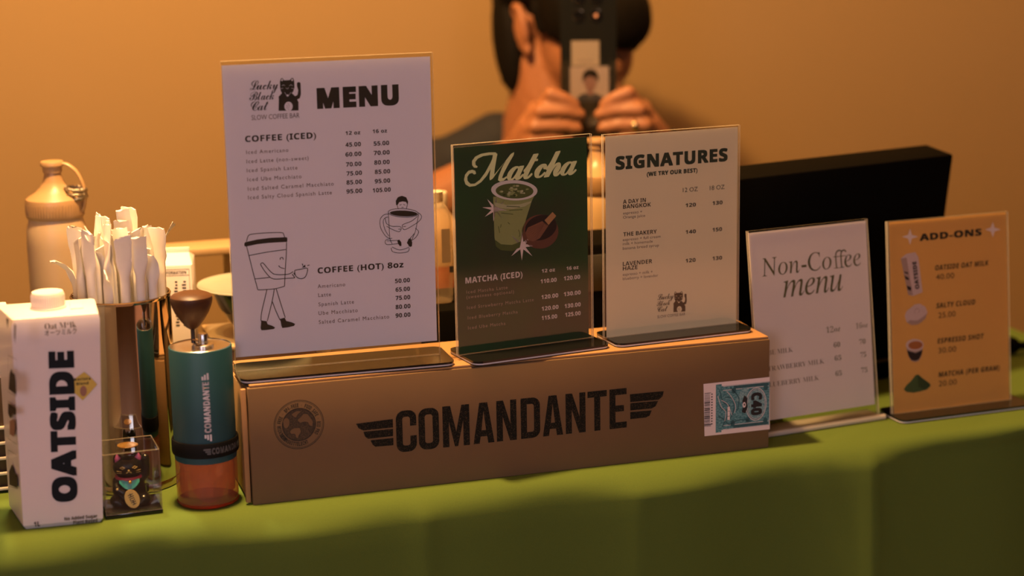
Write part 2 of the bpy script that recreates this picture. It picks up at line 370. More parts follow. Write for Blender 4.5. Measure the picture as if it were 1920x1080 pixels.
# ------------------------------------------------------------------ print data: sheets and packaging, millimetres on each face
TEXT = {
 'menu': [
  ('logo','𝓛𝓾𝓬𝓴𝔂','script','ink',26.45,273.31,26.91,9.09,0),
  ('logo','𝓑𝓵𝓪𝓬𝓴','script','ink',25.5,263.44,23.36,8.6,0),
  ('logo','𝓒𝓪𝓽','script','ink',26.56,253.65,16.81,9.12,0),
  ('logo','SLOW COFFEE BAR','reg','grey',26.69,244.76,45.89,4.58,0),
  ('title','MENU','black','ink',89.88,252.09,80.04,20.02,0),
  ('section_heading#1','COFFEE (ICED)','bold','ink',19.67,224.05,68.07,5.89,0),
  ('section_heading#2','COFFEE (HOT) 8oz','bold','ink',84.2,91.38,85.6,5.87,0),
  ('price_list#1','12 oz','bold','ink',116.37,225.63,14.62,3.62,0),
  ('price_list#2','16 oz','bold','ink',143.07,225.94,14.21,3.63,0),
  ('price_list#1','45.00','bold','ink',115.96,214.07,15.17,4.15,0),
  ('price_list#1','60.00','bold','ink',115.63,204.66,15.71,4.16,0),
  ('price_list#1','70.00','bold','ink',115.81,194.9,15.2,4.17,0),
  ('price_list#1','75.00','bold','ink',116.02,186.0,15.22,4.17,0),
  ('price_list#1','85.00','bold','ink',115.71,177.25,15.24,4.18,0),
  ('price_list#1','95.00','bold','ink',115.4,168.48,15.51,4.19,0),
  ('price_list#2','55.00','bold','ink',143.73,213.69,15.29,4.16,0),
  ('price_list#2','70.00','bold','ink',143.43,204.51,15.83,4.17,0),
  ('price_list#2','80.00','bold','ink',143.66,195.09,15.32,4.18,0),
  ('price_list#2','85.00','bold','ink',143.89,185.9,15.34,4.19,0),
  ('price_list#2','95.00','bold','ink',143.6,176.73,15.36,4.2,0),
  ('price_list#2','105.00','bold','ink',141.2,167.84,18.02,4.21,0),
  ('price_list#3','50.00','bold','ink',160.76,76.04,15.09,4.31,0),
  ('price_list#3','65.00','bold','ink',161.03,67.25,14.57,4.32,0),
  ('price_list#3','75.00','bold','ink',160.78,58.73,14.85,4.33,0),
  ('price_list#3','80.00','bold','ink',160.51,49.65,15.14,4.34,0),
  ('price_list#3','90.00','bold','ink',160.25,40.97,15.15,4.34,0),
  ('item_list#1','Iced Americano','wide','grey',20.13,212.5,40.34,3.59,0),
  ('item_list#1','Iced Latte (non-sweet)','wide','grey',19.98,203.72,59.72,3.6,0),
  ('item_list#1','Iced Spanish Latte','wide','grey',19.83,195.03,48.68,3.61,0),
  ('item_list#1','Iced Ube Macchiato','wide','grey',19.93,186.27,52.09,3.61,0),
  ('item_list#1','Iced Salted Caramel Macchiato','wide','grey',20.03,177.28,83.09,3.63,0),
  ('item_list#1','Iced Salty Cloud Spanish Latte','wide','grey',19.88,168.78,81.11,3.64,0),
  ('item_list#2','Americano','wide','grey',83.64,76.89,27.2,3.73,0),
  ('item_list#2','Latte','wide','grey',83.83,68.07,12.66,3.74,0),
  ('item_list#2','Spanish Latte','wide','grey',83.74,58.75,35.23,3.75,0),
  ('item_list#2','Ube Macchiato','wide','grey',83.41,49.88,39.0,3.76,0),
  ('item_list#2','Salted Caramel Macchiato','wide','grey',83.33,40.93,70.44,3.78,0),
 ],
 'matcha': [
  ('title','𝓪𝓽𝓬𝓱𝓪','scriptbig','cream',58.55,171.28,78.34,26.85,0),
  ('section_heading','MATCHA (ICED)','bold','white',10.73,72.1,62.91,5.98,0),
  ('price_list#1','12 oz','bold','white',95.25,74.1,15.09,3.58,0),
  ('price_list#2','16 oz','bold','white',123.4,73.81,13.75,3.6,0),
  ('price_list#1','110.00','bold','white',93.86,63.23,18.14,4.14,0),
  ('price_list#2','120.00','bold','white',120.21,63.39,18.65,4.16,0),
  ('price_list#1','120.00','bold','white',94.48,46.82,19.09,4.15,0),
  ('price_list#2','130.00','bold','white',119.97,47.04,19.31,4.18,0),
  ('price_list#1','120.00','bold','white',94.57,34.75,19.12,4.16,0),
  ('price_list#2','130.00','bold','white',120.7,34.49,18.41,4.19,0),
  ('price_list#1','115.00','bold','white',94.4,25.11,17.61,4.17,0),
  ('price_list#2','125.00','bold','white',121.18,25.31,17.82,4.2,0),
  ('item_list','Iced Matcha Latte','wide','dimwhite',11.62,61.74,45.17,3.26,0),
  ('item_list','(sweetness optional)','wide','dimwhite',11.47,56.59,52.34,3.27,0),
  ('item_list','Iced Strawberry Matcha Latte','wide','dimwhite',11.77,45.85,73.95,3.28,0),
  ('item_list','Iced Blueberry Matcha','wide','dimwhite',12.38,35.43,55.16,3.29,0),
  ('item_list','Iced Ube Matcha','wide','dimwhite',12.4,25.06,41.22,3.29,0),
 ],
 'sig': [
  ('title','SIGNATURES','heavy','green',14.37,173.54,127.5,13.78,0),
  ('title','(WE TRY OUR BEST)','heavy','green',49.24,164.46,57.81,4.42,0),
  ('price#3563','12 OZ','reg','ink',90.28,144.83,17.15,4.46,0),
  ('price#3659','18 OZ','reg','ink',121.32,144.63,17.27,4.49,0),
  ('price#3591','120','bold','ink',93.39,128.89,11.95,3.92,0),
  ('price#3687','130','bold','ink',124.52,128.73,11.84,3.94,0),
  ('price#3641','140','bold','ink',93.47,100.82,11.99,3.94,0),
  ('price#3737','150','bold','ink',124.69,100.51,11.25,3.96,0),
  ('price#3695','120','bold','ink',93.56,70.45,11.66,3.97,0),
  ('price#3791','130','bold','ink',124.89,69.99,11.29,3.99,0),
  ('item_list#1','A DAY IN','semi','ink',22.45,138.15,25.66,4.14,0),
  ('item_list#1','BANGKOK','semi','ink',22.43,132.98,31.35,4.15,0),
  ('item_list#2','THE BAKERY','semi','ink',22.59,104.32,37.91,4.18,0),
  ('item_list#3','LAVENDER','semi','ink',21.83,73.55,33.35,4.2,0),
  ('item_list#3','HAZE','semi','ink',21.81,68.77,16.69,4.2,0),
  ('item_list#1','espresso +','reg','grey',22.4,127.04,21.58,2.88,0),
  ('item_list#1','Orange juice','reg','grey',22.37,122.76,24.85,2.88,0),
  ('item_list#2','espresso + full cream','reg','grey',21.96,99.48,42.84,2.9,0),
  ('item_list#2','milk + homemade','reg','grey',21.94,95.11,33.85,2.9,0),
  ('item_list#2','banana bread syrup','reg','grey',21.92,90.43,41.07,2.9,0),
  ('item_list#3','espresso + milk +','reg','grey',21.78,63.06,33.97,2.92,0),
  ('item_list#3','blueberry + lavender','reg','grey',21.76,58.67,40.12,2.92,0),
  ('logo','𝓛𝓾𝓬𝓴𝔂','script','ink',61.21,33.85,18.46,6.25,0),
  ('logo','𝓑𝓵𝓪𝓬𝓴','script','ink',60.41,27.33,14.95,5.69,0),
  ('logo','𝓒𝓪𝓽','script','ink',61.2,21.1,11.7,5.98,0),
  ('logo','SLOW COFFEE BAR','reg','grey',61.01,14.38,32.36,2.97,0),
 ],
 'non': [
  ('title','𝑁𝑜𝑛-𝐶𝑜','serif','olive',14.56,169.6,87.64,18.86,0),
  ('title','𝑒𝑒','serif','olive',118.62,169.36,21.11,19.12,0),
  ('title','𝑚𝑒𝑛𝑢','serifit','olive',38.92,144.65,75.78,16.66,0),
  ('price_list#1','12oz','serifreg','olive',90.08,100.73,17.91,6.37,0),
  ('price_list#2','16oz','serifreg','olive',128.3,101.05,15.27,5.83,0),
  ('price_list#1','60','serifbold','olive',98.32,83.96,8.22,5.22,0),
  ('price_list#2','70','serifbold','olive',131.51,83.47,7.98,5.25,0),
  ('price_list#1','65','serifbold','olive',98.54,69.45,8.49,5.22,0),
  ('price_list#2','75','serifbold','olive',131.91,69.2,7.22,5.26,0),
  ('price_list#1','65','serifbold','olive',98.23,52.62,8.09,5.23,0),
  ('price_list#2','75','serifbold','olive',131.55,52.16,8.13,5.26,0),
  ('item_list','UBE MILK','serifreg','olivegrey',10.45,85.42,35.88,5.14,0),
  ('item_list','STRAWBERRY MILK','serifreg','olivegrey',9.8,68.21,75.14,5.17,0),
  ('item_list','BLUEBERRY MILK','serifreg','olivegrey',9.2,51.13,67.68,5.17,0),
 ],
 'add': [
  ('title','ADD-ONS','heavy','ink',40.56,188.27,78.96,7.68,0),
  ('item_name#510','OATSIDE OAT MILK','hand','ink',59.3,154.18,68.54,5.64,0),
  ('item_name#581','SALTY CLOUD','hand','ink',59.61,111.97,50.02,5.66,0),
  ('item_name#647','ESPRESSO SHOT','hand','ink',60.07,72.44,59.67,5.69,0),
  ('item_name#710','MATCHA (PER GRAM)','hand','ink',60.44,34.66,79.1,5.73,0),
  ('item_price#526','40.00','reg','ink',59.93,143.72,23.42,5.93,0),
  ('item_price#599','25.00','reg','ink',61.98,100.89,21.99,5.96,0),
  ('item_price#665','30.00','reg','ink',60.95,61.5,22.93,5.98,0),
  ('item_price#727','20.00','reg','ink',60.39,24.34,23.18,6.01,0),
  ('oat_carton_picture','OATSIDE','heavy','ink',38.8,135.94,30.85,5.0,1.674),
 ],
 'box': [
 ],
 'carton': [
  ('product_name','Oat M*lk','serifreg','inkbrown',32.57,191.29,28.26,5.55,0),
  ('product_name','オーツミルク','reg','inkbrown',32.15,185.48,28.77,5.05,0),
  ('brand_lettering','OATSIDE','black','inkblue',50.89,23.68,145.58,22.99,1.528),
  ('blend_sticker','Barista','bold','inkblue',55.58,140.37,15.04,2.56,0),
  ('blend_sticker','Blend','bold','inkblue',57.24,136.03,11.16,2.56,0),
  ('volume_print','1L','bold','inkbrown',9.88,2.73,5.38,4.72,0),
  ('small_print','No Added Sugar','semi','inkbrown',37.95,5.78,30.27,3.16,0),
  ('small_print','Plant Based','semi','inkbrown',45.77,1.4,22.17,3.17,0),
 ],
 'cartonside': [
 ],
}
ART = {
 'menu': [
  ('logo','f','ink',0,[55.15,280.06,56.29,282.92,57.58,283.36,59.26,281.01,64.74,281.01,66.48,282.96,67.99,282.63,68.9,279.8,68.9,273.71,67.47,269.97,66.13,268.51,69.2,265.43,71.43,266.6,72.37,271.0,71.25,274.87,71.38,278.04,72.95,278.85,74.83,277.88,74.77,267.07,73.6,263.31,70.99,262.16,72.16,259.56,71.84,251.66,52.69,252.25,53.4,263.02,53.26,265.57,56.58,268.96,55.53,271.17,55.03,274.36]),
  ('logo','f','bg',0,[58.0,281.32,57.83,280.66,57.43,280.26,56.96,280.28,56.59,280.71,56.48,281.39,56.65,282.05,57.05,282.45,57.52,282.42,57.88,281.99]),
  ('logo','f','bg',0,[67.67,281.0,67.5,280.34,67.1,279.94,66.63,279.96,66.26,280.39,66.14,281.07,66.32,281.73,66.72,282.13,67.19,282.11,67.55,281.68]),
  ('logo','f','bg',0,[66.37,255.76,66.19,254.58,65.75,253.5,65.08,252.58,64.23,251.89,63.26,251.48,62.23,251.38,61.21,251.59,60.27,252.09,59.49,252.86,58.9,253.84,58.55,254.97,58.47,256.16,58.65,257.34,59.09,258.42,59.76,259.33,60.61,260.02,61.58,260.43,62.61,260.54,63.63,260.33,64.56,259.83,65.35,259.06,65.94,258.08,66.29,256.96]),
  ('logo','s','ink',0.22000000000000003,[61.92,259.42,63.07,256.18,61.68,253.7,63.16,252.35]),
  ('logo','s','ink',0.25,[60.31,257.59,61.27,256.02,60.18,254.29]),
  ('logo','s','bg',0.28,[56.88,275.93,58.44,276.74,59.8,275.79]),
  ('logo','s','bg',0.28,[63.88,275.6,65.57,276.41,67.06,275.45]),
  ('logo','s','bg',0.28,[60.61,273.85,61.84,272.77,63.29,273.85]),
  ('logo','s','bg',0.28,[59.17,269.73,61.95,266.17,65.53,269.42]),
  ('logo','s','bg',0.28,[55.5,273.33,58.05,273.46]),
  ('logo','s','bg',0.28,[65.69,273.1,68.1,272.73]),
  ('logo','f','bg',0,[62.98,266.37,62.76,265.78,62.24,265.44,61.61,265.47,61.11,265.86,60.94,266.47,61.16,267.06,61.69,267.4,62.32,267.37,62.81,266.98]),
  ('cup_drawing','s','ink',0.75,[16.45,128.0,18.22,133.1,21.89,134.81,36.05,135.14,50.22,134.44,52.48,132.71,53.25,129.38]),
  ('cup_drawing','f','ink',0,[14.19,126.2,15.14,127.44,26.78,129.25,39.7,130.05,55.2,129.63,55.93,128.53,55.8,125.26,54.36,124.96,38.19,125.18,26.57,124.68,15.58,123.1,14.21,123.85]),
  ('cup_drawing','s','ink',0.75,[16.24,123.44,18.84,110.16,21.44,96.81,25.18,79.63]),
  ('cup_drawing','s','ink',0.75,[25.18,79.63,33.59,79.38,42.69,79.61,51.22,81.34]),
  ('cup_drawing','s','ink',0.75,[55.0,124.92,54.24,112.87,52.96,101.08,52.0,90.57,51.22,81.34]),
  ('cup_drawing','s','ink',0.75,[18.38,114.12,35.22,116.2,54.04,117.49]),
  ('cup_drawing','s','ink',0.75,[23.1,90.76,30.21,90.88,37.35,91.27]),
  ('cup_drawing','s','ink',0.75,[48.05,107.78,48.39,109.6,50.47,109.84,51.17,107.81]),
  ('cup_drawing','s','ink',0.75,[46.26,102.23,48.11,100.12,51.95,98.78]),
  ('cup_drawing','s','ink',0.75,[60.27,95.25,54.97,92.99,43.29,93.6,38.25,96.88,31.89,105.26,30.11,105.79,29.13,104.15,34.29,95.2,40.52,89.45,52.19,88.96,61.05,88.83]),
  ('cup_drawing','s','ink',0.75,[59.13,92.95,60.36,91.0,61.57,88.79]),
  ('cup_drawing','s','ink',0.75,[60.74,93.89,61.69,91.7]),
  ('cup_drawing','s','ink',0.75,[61.89,96.45,68.18,97.05,74.08,97.54,73.48,92.28,70.96,88.35,66.75,87.73,63.31,89.72,61.75,93.15,61.89,96.45]),
  ('cup_drawing','s','ink',0.75,[69.44,102.52,69.88,100.37]),
  ('cup_drawing','s','ink',0.75,[74.18,100.05,76.43,100.68]),
  ('cup_drawing','s','ink',0.75,[33.84,79.23,31.21,69.62,27.65,56.61,26.76,48.42]),
  ('cup_drawing','s','ink',0.75,[41.11,79.2,38.21,66.41,32.85,47.92]),
  ('cup_drawing','s','ink',0.75,[42.95,79.59,46.06,67.12,50.55,50.09]),
  ('cup_drawing','s','ink',0.75,[38.63,67.04,41.73,57.47,45.49,47.82]),
  ('cup_drawing','f','ink',0,[68.88,98.32,70.39,100.07,72.26,101.25,72.43,98.86]),
  ('cup_drawing','f','ink',0,[27.05,49.2,32.2,47.97,33.1,44.83,37.2,43.16,40.36,40.89,39.0,39.66,31.81,39.19,26.87,39.33,26.06,41.4]),
  ('cup_drawing','f','ink',0,[45.55,49.16,49.9,50.14,51.46,46.67,56.88,44.88,60.08,42.88,58.7,41.11,52.75,40.13,47.25,39.92,46.44,42.39]),
  ('mug_drawing','f','ink',0,[164.13,154.01,163.86,158.27,166.09,161.83,170.12,162.9,174.48,161.17,176.23,156.82,175.59,153.28,174.08,156.56,170.63,157.31,167.28,156.73,165.46,153.93]),
  ('mug_drawing','s','ink',0.55,[164.95,154.49,165.66,151.53,166.14,149.91]),
  ('mug_drawing','s','ink',0.55,[175.34,153.82,174.74,151.61,174.15,149.65]),
  ('mug_drawing','s','ink',0.55,[167.59,153.79,169.48,154.33]),
  ('mug_drawing','s','ink',0.55,[171.34,154.21,173.19,153.43]),
  ('mug_drawing','s','ink',0.55,[169.4,151.55,171.53,151.42]),
  ('mug_drawing','s','ink',0.55,[186.04,144.14,185.59,143.24,184.41,142.47,182.54,141.88,180.1,141.49,177.2,141.31,173.99,141.37,170.63,141.65,167.3,142.15,164.15,142.83,161.34,143.66,159.02,144.6,157.3,145.61,156.26,146.63,155.97,147.61,156.42,148.5,157.6,149.27,159.44,149.86,161.87,150.25,164.76,150.43,167.95,150.38,171.3,150.1,174.64,149.61,177.8,148.93,180.62,148.1,182.96,147.16,184.69,146.15,185.74,145.12,186.04,144.14]),
  ('mug_drawing','s','ink',0.55,[156.08,147.52,156.4,136.22,156.89,121.54,158.99,115.79]),
  ('mug_drawing','s','ink',0.55,[186.31,143.28,184.45,134.33,182.49,126.46,178.92,118.68,175.38,112.23]),
  ('mug_drawing','s','ink',0.55,[156.29,145.78,151.61,145.16,147.75,140.77,147.9,132.8,152.31,124.52,156.49,121.57]),
  ('mug_drawing','s','ink',0.55,[155.8,142.89,152.18,141.81,150.72,137.92,152.47,129.84,156.02,123.6]),
  ('mug_drawing','s','ink',0.55,[186.35,144.87,189.22,141.75,187.91,137.84,183.38,134.41,173.58,129.47,170.38,129.95,169.67,133.33,171.59,134.8,179.43,137.34,185.19,141.62]),
  ('mug_drawing','s','ink',0.55,[152.84,141.76,154.01,136.38,159.25,133.37,166.97,132.58,168.53,130.74,167.38,128.02,165.09,127.64,159.16,130.44,153.92,133.73]),
  ('mug_drawing','s','ink',0.55,[170.58,132.33,173.25,132.15]),
  ('mug_drawing','s','ink',0.55,[165.56,130.01,167.7,129.86]),
  ('mug_drawing','s','ink',0.55,[182.58,129.79,185.85,126.23,183.29,121.05,178.9,118.01]),
  ('mug_drawing','s','ink',0.55,[182.05,125.15,179.7,122.64,176.93,119.89]),
  ('mug_drawing','s','ink',0.55,[159.16,121.38,153.11,120.2,152.08,117.21,154.69,115.29,164.74,115.66]),
  ('mug_drawing','s','ink',0.55,[153.74,119.09,164.43,118.88]),
  ('mug_drawing','s','ink',0.55,[157.93,111.86,159.16,108.03,166.47,106.16,174.55,106.93,176.0,110.58]),
  ('mug_drawing','s','ink',0.55,[158.63,112.74,166.56,109.11,175.75,111.13]),
  ('mug_drawing','f','ink',0,[185.24,143.86,184.71,143.15,183.28,142.6,181.03,142.23,178.12,142.07,174.75,142.13,171.15,142.41,167.58,142.89,164.26,143.54,161.43,144.3,159.28,145.13,157.95,145.98,157.53,146.78,158.05,147.48,159.48,148.03,161.72,148.4,164.61,148.56,167.97,148.5,171.56,148.23,175.14,147.75,178.46,147.11,181.31,146.35,183.47,145.51,184.82,144.66]),
  ('mug_drawing','f','ink',0,[164.17,119.03,166.19,119.56,168.12,116.76,168.29,113.4,166.67,112.85,164.74,115.66]),
  ('mug_drawing','f','ink',0,[175.58,119.58,177.61,120.11,179.11,115.99,178.73,112.0,176.7,111.47,173.73,115.69]),
 ],
 'matcha': [
  ('title','f','cream',0,[46.94,200.52,39.71,201.09,31.03,200.45,24.49,198.06,21.09,194.11,20.98,189.9,22.93,187.36,26.08,186.83,26.98,188.08,24.72,189.86,24.5,192.78,27.17,195.74,33.13,197.9,40.8,198.35,44.7,198.05,40.61,190.15,34.9,181.33,28.95,174.67,23.39,171.42,18.78,171.55,15.71,174.73,15.52,178.72,17.9,181.69,21.07,182.22,22.75,180.49,25.07,181.09,24.28,184.07,21.15,185.39,16.83,184.69,13.29,181.28,11.88,176.38,13.32,171.49,17.56,168.74,23.9,168.99,30.33,172.16,36.55,178.01,43.47,188.33,48.62,197.74]),
  ('title','f','cream',0,[43.69,198.13,48.65,199.32,47.04,192.02,45.4,184.18,44.69,178.39,55.42,189.22,63.49,197.89,67.03,199.21,66.39,196.33,60.04,186.98,55.2,179.11,53.05,174.49,55.09,174.32,58.05,175.94,58.9,174.53,55.03,171.65,50.93,170.93,48.64,172.73,49.6,176.91,53.27,184.6,57.81,191.69,49.43,182.26,42.86,174.55,39.92,173.2,39.39,175.38,40.77,184.57,42.4,192.4]),
  ('drink_picture','f','matchamilk',0,[43.02,156.39,43.55,116.04,44.8,106.46,50.57,101.81,62.32,99.8,71.27,102.44,74.79,115.69,78.49,130.26,85.51,148.56,89.35,154.98]),
  ('drink_picture','f','matchadeep',0,[43.78,113.32,44.8,106.46,50.57,101.81,62.32,99.8,71.27,102.44,72.57,108.43,62.45,106.04,50.7,107.9]),
  ('drink_picture','f','matchapale',0,[44.55,146.88,51.51,144.23,64.68,142.35,78.01,143.83,83.99,146.67,85.51,148.56,72.14,146.39,57.43,147.05,44.35,150.92]),
  ('drink_picture','s','matchadeep',0.7,[48.18,126.38,49.2,119.54]),
  ('drink_picture','s','matchadeep',0.7,[51.15,128.12,50.34,124.82]),
  ('drink_picture','s','matchadeep',0.7,[58.52,129.44,60.69,127.21]),
  ('drink_picture','s','matchadeep',0.7,[70.15,120.89,71.54,116.01,70.6,113.38]),
  ('drink_picture','s','matchadeep',0.7,[57.4,145.71,72.09,143.7]),
  ('drink_picture','s','matchadeep',0.7,[60.25,141.41,74.99,140.73]),
  ('drink_picture','s','matchadeep',0.7,[51.4,139.54,64.57,136.97]),
  ('drink_picture','f','cupwhite',0,[91.92,158.1,91.32,156.16,89.75,154.41,87.28,152.92,84.0,151.75,80.03,150.93,75.54,150.51,70.7,150.49,65.7,150.88,60.74,151.66,55.99,152.8,51.65,154.25,47.88,155.95,44.82,157.85,42.58,159.87,41.25,161.93,40.88,163.95,41.47,165.86,43.01,167.59,45.44,169.07,48.67,170.24,52.58,171.07,57.01,171.51,61.81,171.55,66.79,171.18,71.76,170.43,76.53,169.31,80.91,167.87,84.74,166.17,87.86,164.26,90.16,162.23,91.53,160.15]),
  ('drink_picture','f','matchadeep',0,[87.47,158.13,87.0,156.68,85.75,155.37,83.75,154.25,81.09,153.37,77.87,152.76,74.22,152.44,70.28,152.43,66.2,152.72,62.14,153.3,58.26,154.15,54.7,155.24,51.6,156.52,49.08,157.95,47.23,159.47,46.12,161.02,45.79,162.54,46.25,163.98,47.49,165.28,49.46,166.39,52.08,167.27,55.26,167.88,58.87,168.21,62.79,168.24,66.85,167.96,70.91,167.39,74.81,166.55,78.4,165.47,81.54,164.19,84.1,162.76,85.99,161.23,87.12,159.67]),
  ('drink_picture','f','matchamilk',0,[69.78,155.91,68.18,154.45,65.5,155.48,65.89,157.14,68.2,157.34]),
  ('drink_picture','f','matchamilk',0,[63.49,161.03,60.04,162.09,60.78,163.66,63.95,162.72]),
  ('drink_picture','f','matchamilk',0,[50.93,159.9,49.56,161.14,51.57,162.27,53.44,161.11,53.33,159.65]),
  ('drink_picture','f','matchapale',0,[67.79,165.24,68.65,166.26,71.2,165.87,71.6,164.45,69.05,164.14]),
  ('drink_picture','f','matchapale',0,[62.33,164.84,65.13,164.17,64.4,162.49,61.29,163.3]),
  ('drink_picture','f','matchapale',0,[61.31,160.32,62.7,159.54,61.34,158.67,59.37,159.05,59.6,160.23]),
  ('drink_picture','f','matchamilk',0,[67.83,159.1,65.29,157.55,61.64,158.98,64.14,160.08]),
  ('drink_picture','f','matchadark',0,[56.55,156.78,54.05,156.43,52.91,157.96,54.43,158.63,56.46,158.31]),
  ('drink_picture','f','matchamilk',0,[62.83,156.32,60.57,157.59,61.94,158.72,64.77,158.65,65.56,156.81]),
  ('drink_picture','f','matchamilk',0,[68.86,159.41,69.69,160.96,72.8,160.09,71.66,158.39]),
  ('drink_picture','f','matchapale',0,[65.53,162.77,69.22,163.14,69.6,161.2,66.33,160.89]),
  ('drink_picture','f','matchapale',0,[74.43,159.12,77.0,157.77,75.8,156.87,73.09,157.08,72.03,158.2]),
  ('drink_picture','f','matchamilk',0,[61.92,156.86,61.02,154.93,58.05,155.71,58.91,157.61]),
  ('drink_picture','f','matchapale',0,[61.32,157.39,59.91,156.89,57.79,157.89,59.18,158.96,61.87,158.65]),
  ('drink_picture','f','matchamilk',0,[66.45,164.22,64.01,165.12,65.17,166.24,66.79,166.59,68.04,165.22]),
  ('drink_picture','f','matchadark',0,[63.83,160.32,63.85,161.44,66.17,161.22,65.59,160.24]),
  ('drink_picture','f','matchamilk',0,[50.35,161.34,51.39,161.62,52.58,161.19,52.05,160.07,50.55,160.33]),
  ('drink_picture','f','matchadark',0,[74.57,159.48,76.6,159.31,77.06,157.71,74.62,158.0,73.12,158.89]),
  ('drink_picture','f','matchapale',0,[77.71,157.84,78.23,157.0,76.91,156.36,75.73,157.35,76.57,158.16]),
  ('drink_picture','f','matchamilk',0,[65.59,160.75,63.62,159.91,61.57,160.79,61.86,162.09,64.12,162.13]),
  ('drink_picture','f','matchapale',0,[75.18,158.29,73.08,158.5,72.23,160.08,75.16,160.65,76.36,159.31]),
  ('drink_picture','f','matchamilk',0,[79.0,160.08,78.86,161.4,80.28,161.83,82.65,161.04,81.28,160.23]),
  ('drink_picture','f','matchadark',0,[66.75,159.55,67.68,160.04,68.72,159.37,67.63,158.77]),
  ('drink_picture','f','matchamilk',0,[64.43,163.32,67.48,162.93,66.38,161.27,63.6,161.63]),
  ('drink_picture','f','matchadark',0,[67.29,156.79,67.77,155.7,66.63,154.61,64.6,155.61,64.74,157.06]),
  ('drink_picture','f','matchapale',0,[54.12,161.06,52.93,160.08,51.28,161.09,52.62,161.98]),
  ('bowl_picture','f','bowlbrown',0,[114.54,118.31,114.85,114.85,114.35,111.46,113.08,108.26,111.08,105.39,108.42,102.94,105.22,101.02,101.6,99.7,97.69,99.03,93.66,99.03,89.66,99.71,85.83,101.03,82.34,102.95,79.3,105.38,76.84,108.23,75.05,111.4,74.0,114.76,73.71,118.18,74.21,121.54,75.48,124.7,77.45,127.55,80.07,129.98,83.24,131.9,86.82,133.23,90.69,133.93,94.7,133.95,98.7,133.31,102.54,132.02,106.06,130.13,109.13,127.72,111.62,124.86,113.45,121.69]),
  ('bowl_picture','f','bowldark',0,[112.43,124.58,112.99,122.11,112.86,119.58,112.04,117.09,110.58,114.73,108.52,112.59,105.94,110.76,102.96,109.3,99.67,108.28,96.22,107.73,92.72,107.68,89.33,108.12,86.17,109.03,83.35,110.39,81.0,112.13,79.18,114.19,77.99,116.49,77.45,118.94,77.58,121.45,78.39,123.93,79.85,126.27,81.88,128.4,84.43,130.22,87.39,131.67,90.65,132.7,94.09,133.27,97.57,133.34,100.97,132.92,104.15,132.03,106.98,130.69,109.37,128.95,111.21,126.89]),
  ('bowl_picture','f','whisk',0,[77.78,116.76,80.56,121.92,97.06,127.15,103.72,121.75,93.77,109.74,86.24,107.07,80.33,109.7]),
  ('bowl_picture','s','bowlbrown',0.35,[100.02,125.23,80.53,120.29]),
  ('bowl_picture','s','bowlbrown',0.35,[99.56,124.6,81.98,118.52]),
  ('bowl_picture','s','bowlbrown',0.35,[99.1,123.96,83.44,116.75]),
  ('bowl_picture','s','bowlbrown',0.35,[98.64,123.32,84.89,114.98]),
  ('bowl_picture','s','bowlbrown',0.35,[98.18,122.68,86.35,113.2]),
  ('bowl_picture','s','bowlbrown',0.35,[97.72,122.05,87.81,111.42]),
  ('bowl_picture','s','bowlbrown',0.35,[97.26,121.41,89.28,109.64]),
  ('bowl_picture','f','whiskhandle',0,[99.32,127.62,108.44,135.21,112.59,130.87,103.73,122.43]),
  ('bowl_picture','s','bowldark',0.5,[97.36,126.85,101.78,122.34]),
  ('bowl_picture','f','bowlbrown',0,[77.09,111.39,82.52,107.44,91.45,105.87,101.23,107.64,108.83,112.37,105.69,104.46,96.59,99.89,87.63,101.47,80.26,106.3]),
  ('sparkle#1','f','starpink',0,[46.6,156.78,46.64,147.16,55.84,151.13,48.45,144.82,58.53,141.37,48.03,142.1,53.06,133.26,45.62,140.61,42.67,131.57,42.63,141.22,33.47,137.28,40.83,143.56,30.83,146.99,41.25,146.27,36.26,155.06,43.66,147.76]),
  ('sparkle#2','f','starpink',0,[73.83,119.45,75.31,107.85,85.5,113.85,77.67,105.4,90.2,102.58,77.61,102.28,85.1,92.27,75.16,100.31,73.23,89.01,71.75,100.66,61.6,94.68,69.39,103.11,56.99,105.91,69.46,106.22,62.05,116.15,71.9,108.19]),
 ],
 'sig': [
  ('logo','f','ink',0,[80.53,38.55,81.27,40.55,82.18,40.85,83.47,39.18,87.43,39.12,88.62,40.47,89.73,40.23,90.47,38.23,90.67,33.94,89.75,31.33,88.83,30.31,91.14,28.12,92.71,28.92,93.26,32.01,92.33,34.73,92.32,36.96,93.43,37.52,94.81,36.81,95.11,29.22,94.38,26.59,92.54,25.81,93.47,23.97,93.48,18.43,79.64,19.03,79.82,26.59,79.63,28.38,81.92,30.74,81.09,32.3,80.63,34.55]),
  ('logo','f','bg',0,[82.55,39.41,82.45,38.94,82.17,38.67,81.83,38.69,81.56,39.0,81.45,39.47,81.56,39.94,81.83,40.21,82.17,40.19,82.45,39.88]),
  ('logo','f','bg',0,[89.55,39.08,89.45,38.62,89.17,38.34,88.83,38.36,88.55,38.67,88.44,39.15,88.55,39.61,88.82,39.89,89.17,39.87,89.44,39.56]),
  ('logo','f','bg',0,[89.41,21.36,89.31,20.54,89.03,19.78,88.57,19.14,87.98,18.67,87.29,18.39,86.55,18.33,85.81,18.48,85.12,18.85,84.53,19.4,84.07,20.09,83.79,20.88,83.69,21.72,83.78,22.55,84.07,23.3,84.52,23.94,85.11,24.41,85.8,24.69,86.54,24.75,87.28,24.6,87.97,24.23,88.56,23.69,89.02,22.99,89.31,22.2]),
  ('logo','s','ink',0.22000000000000003,[86.08,23.98,87.01,21.69,86.09,19.96,87.2,19.0]),
  ('logo','s','ink',0.25,[84.98,22.71,85.72,21.59,84.98,20.39]),
  ('logo','s','bg',0.28,[81.92,35.63,83.02,36.18,84.03,35.5]),
  ('logo','s','bg',0.28,[86.98,35.32,88.17,35.87,89.28,35.18]),
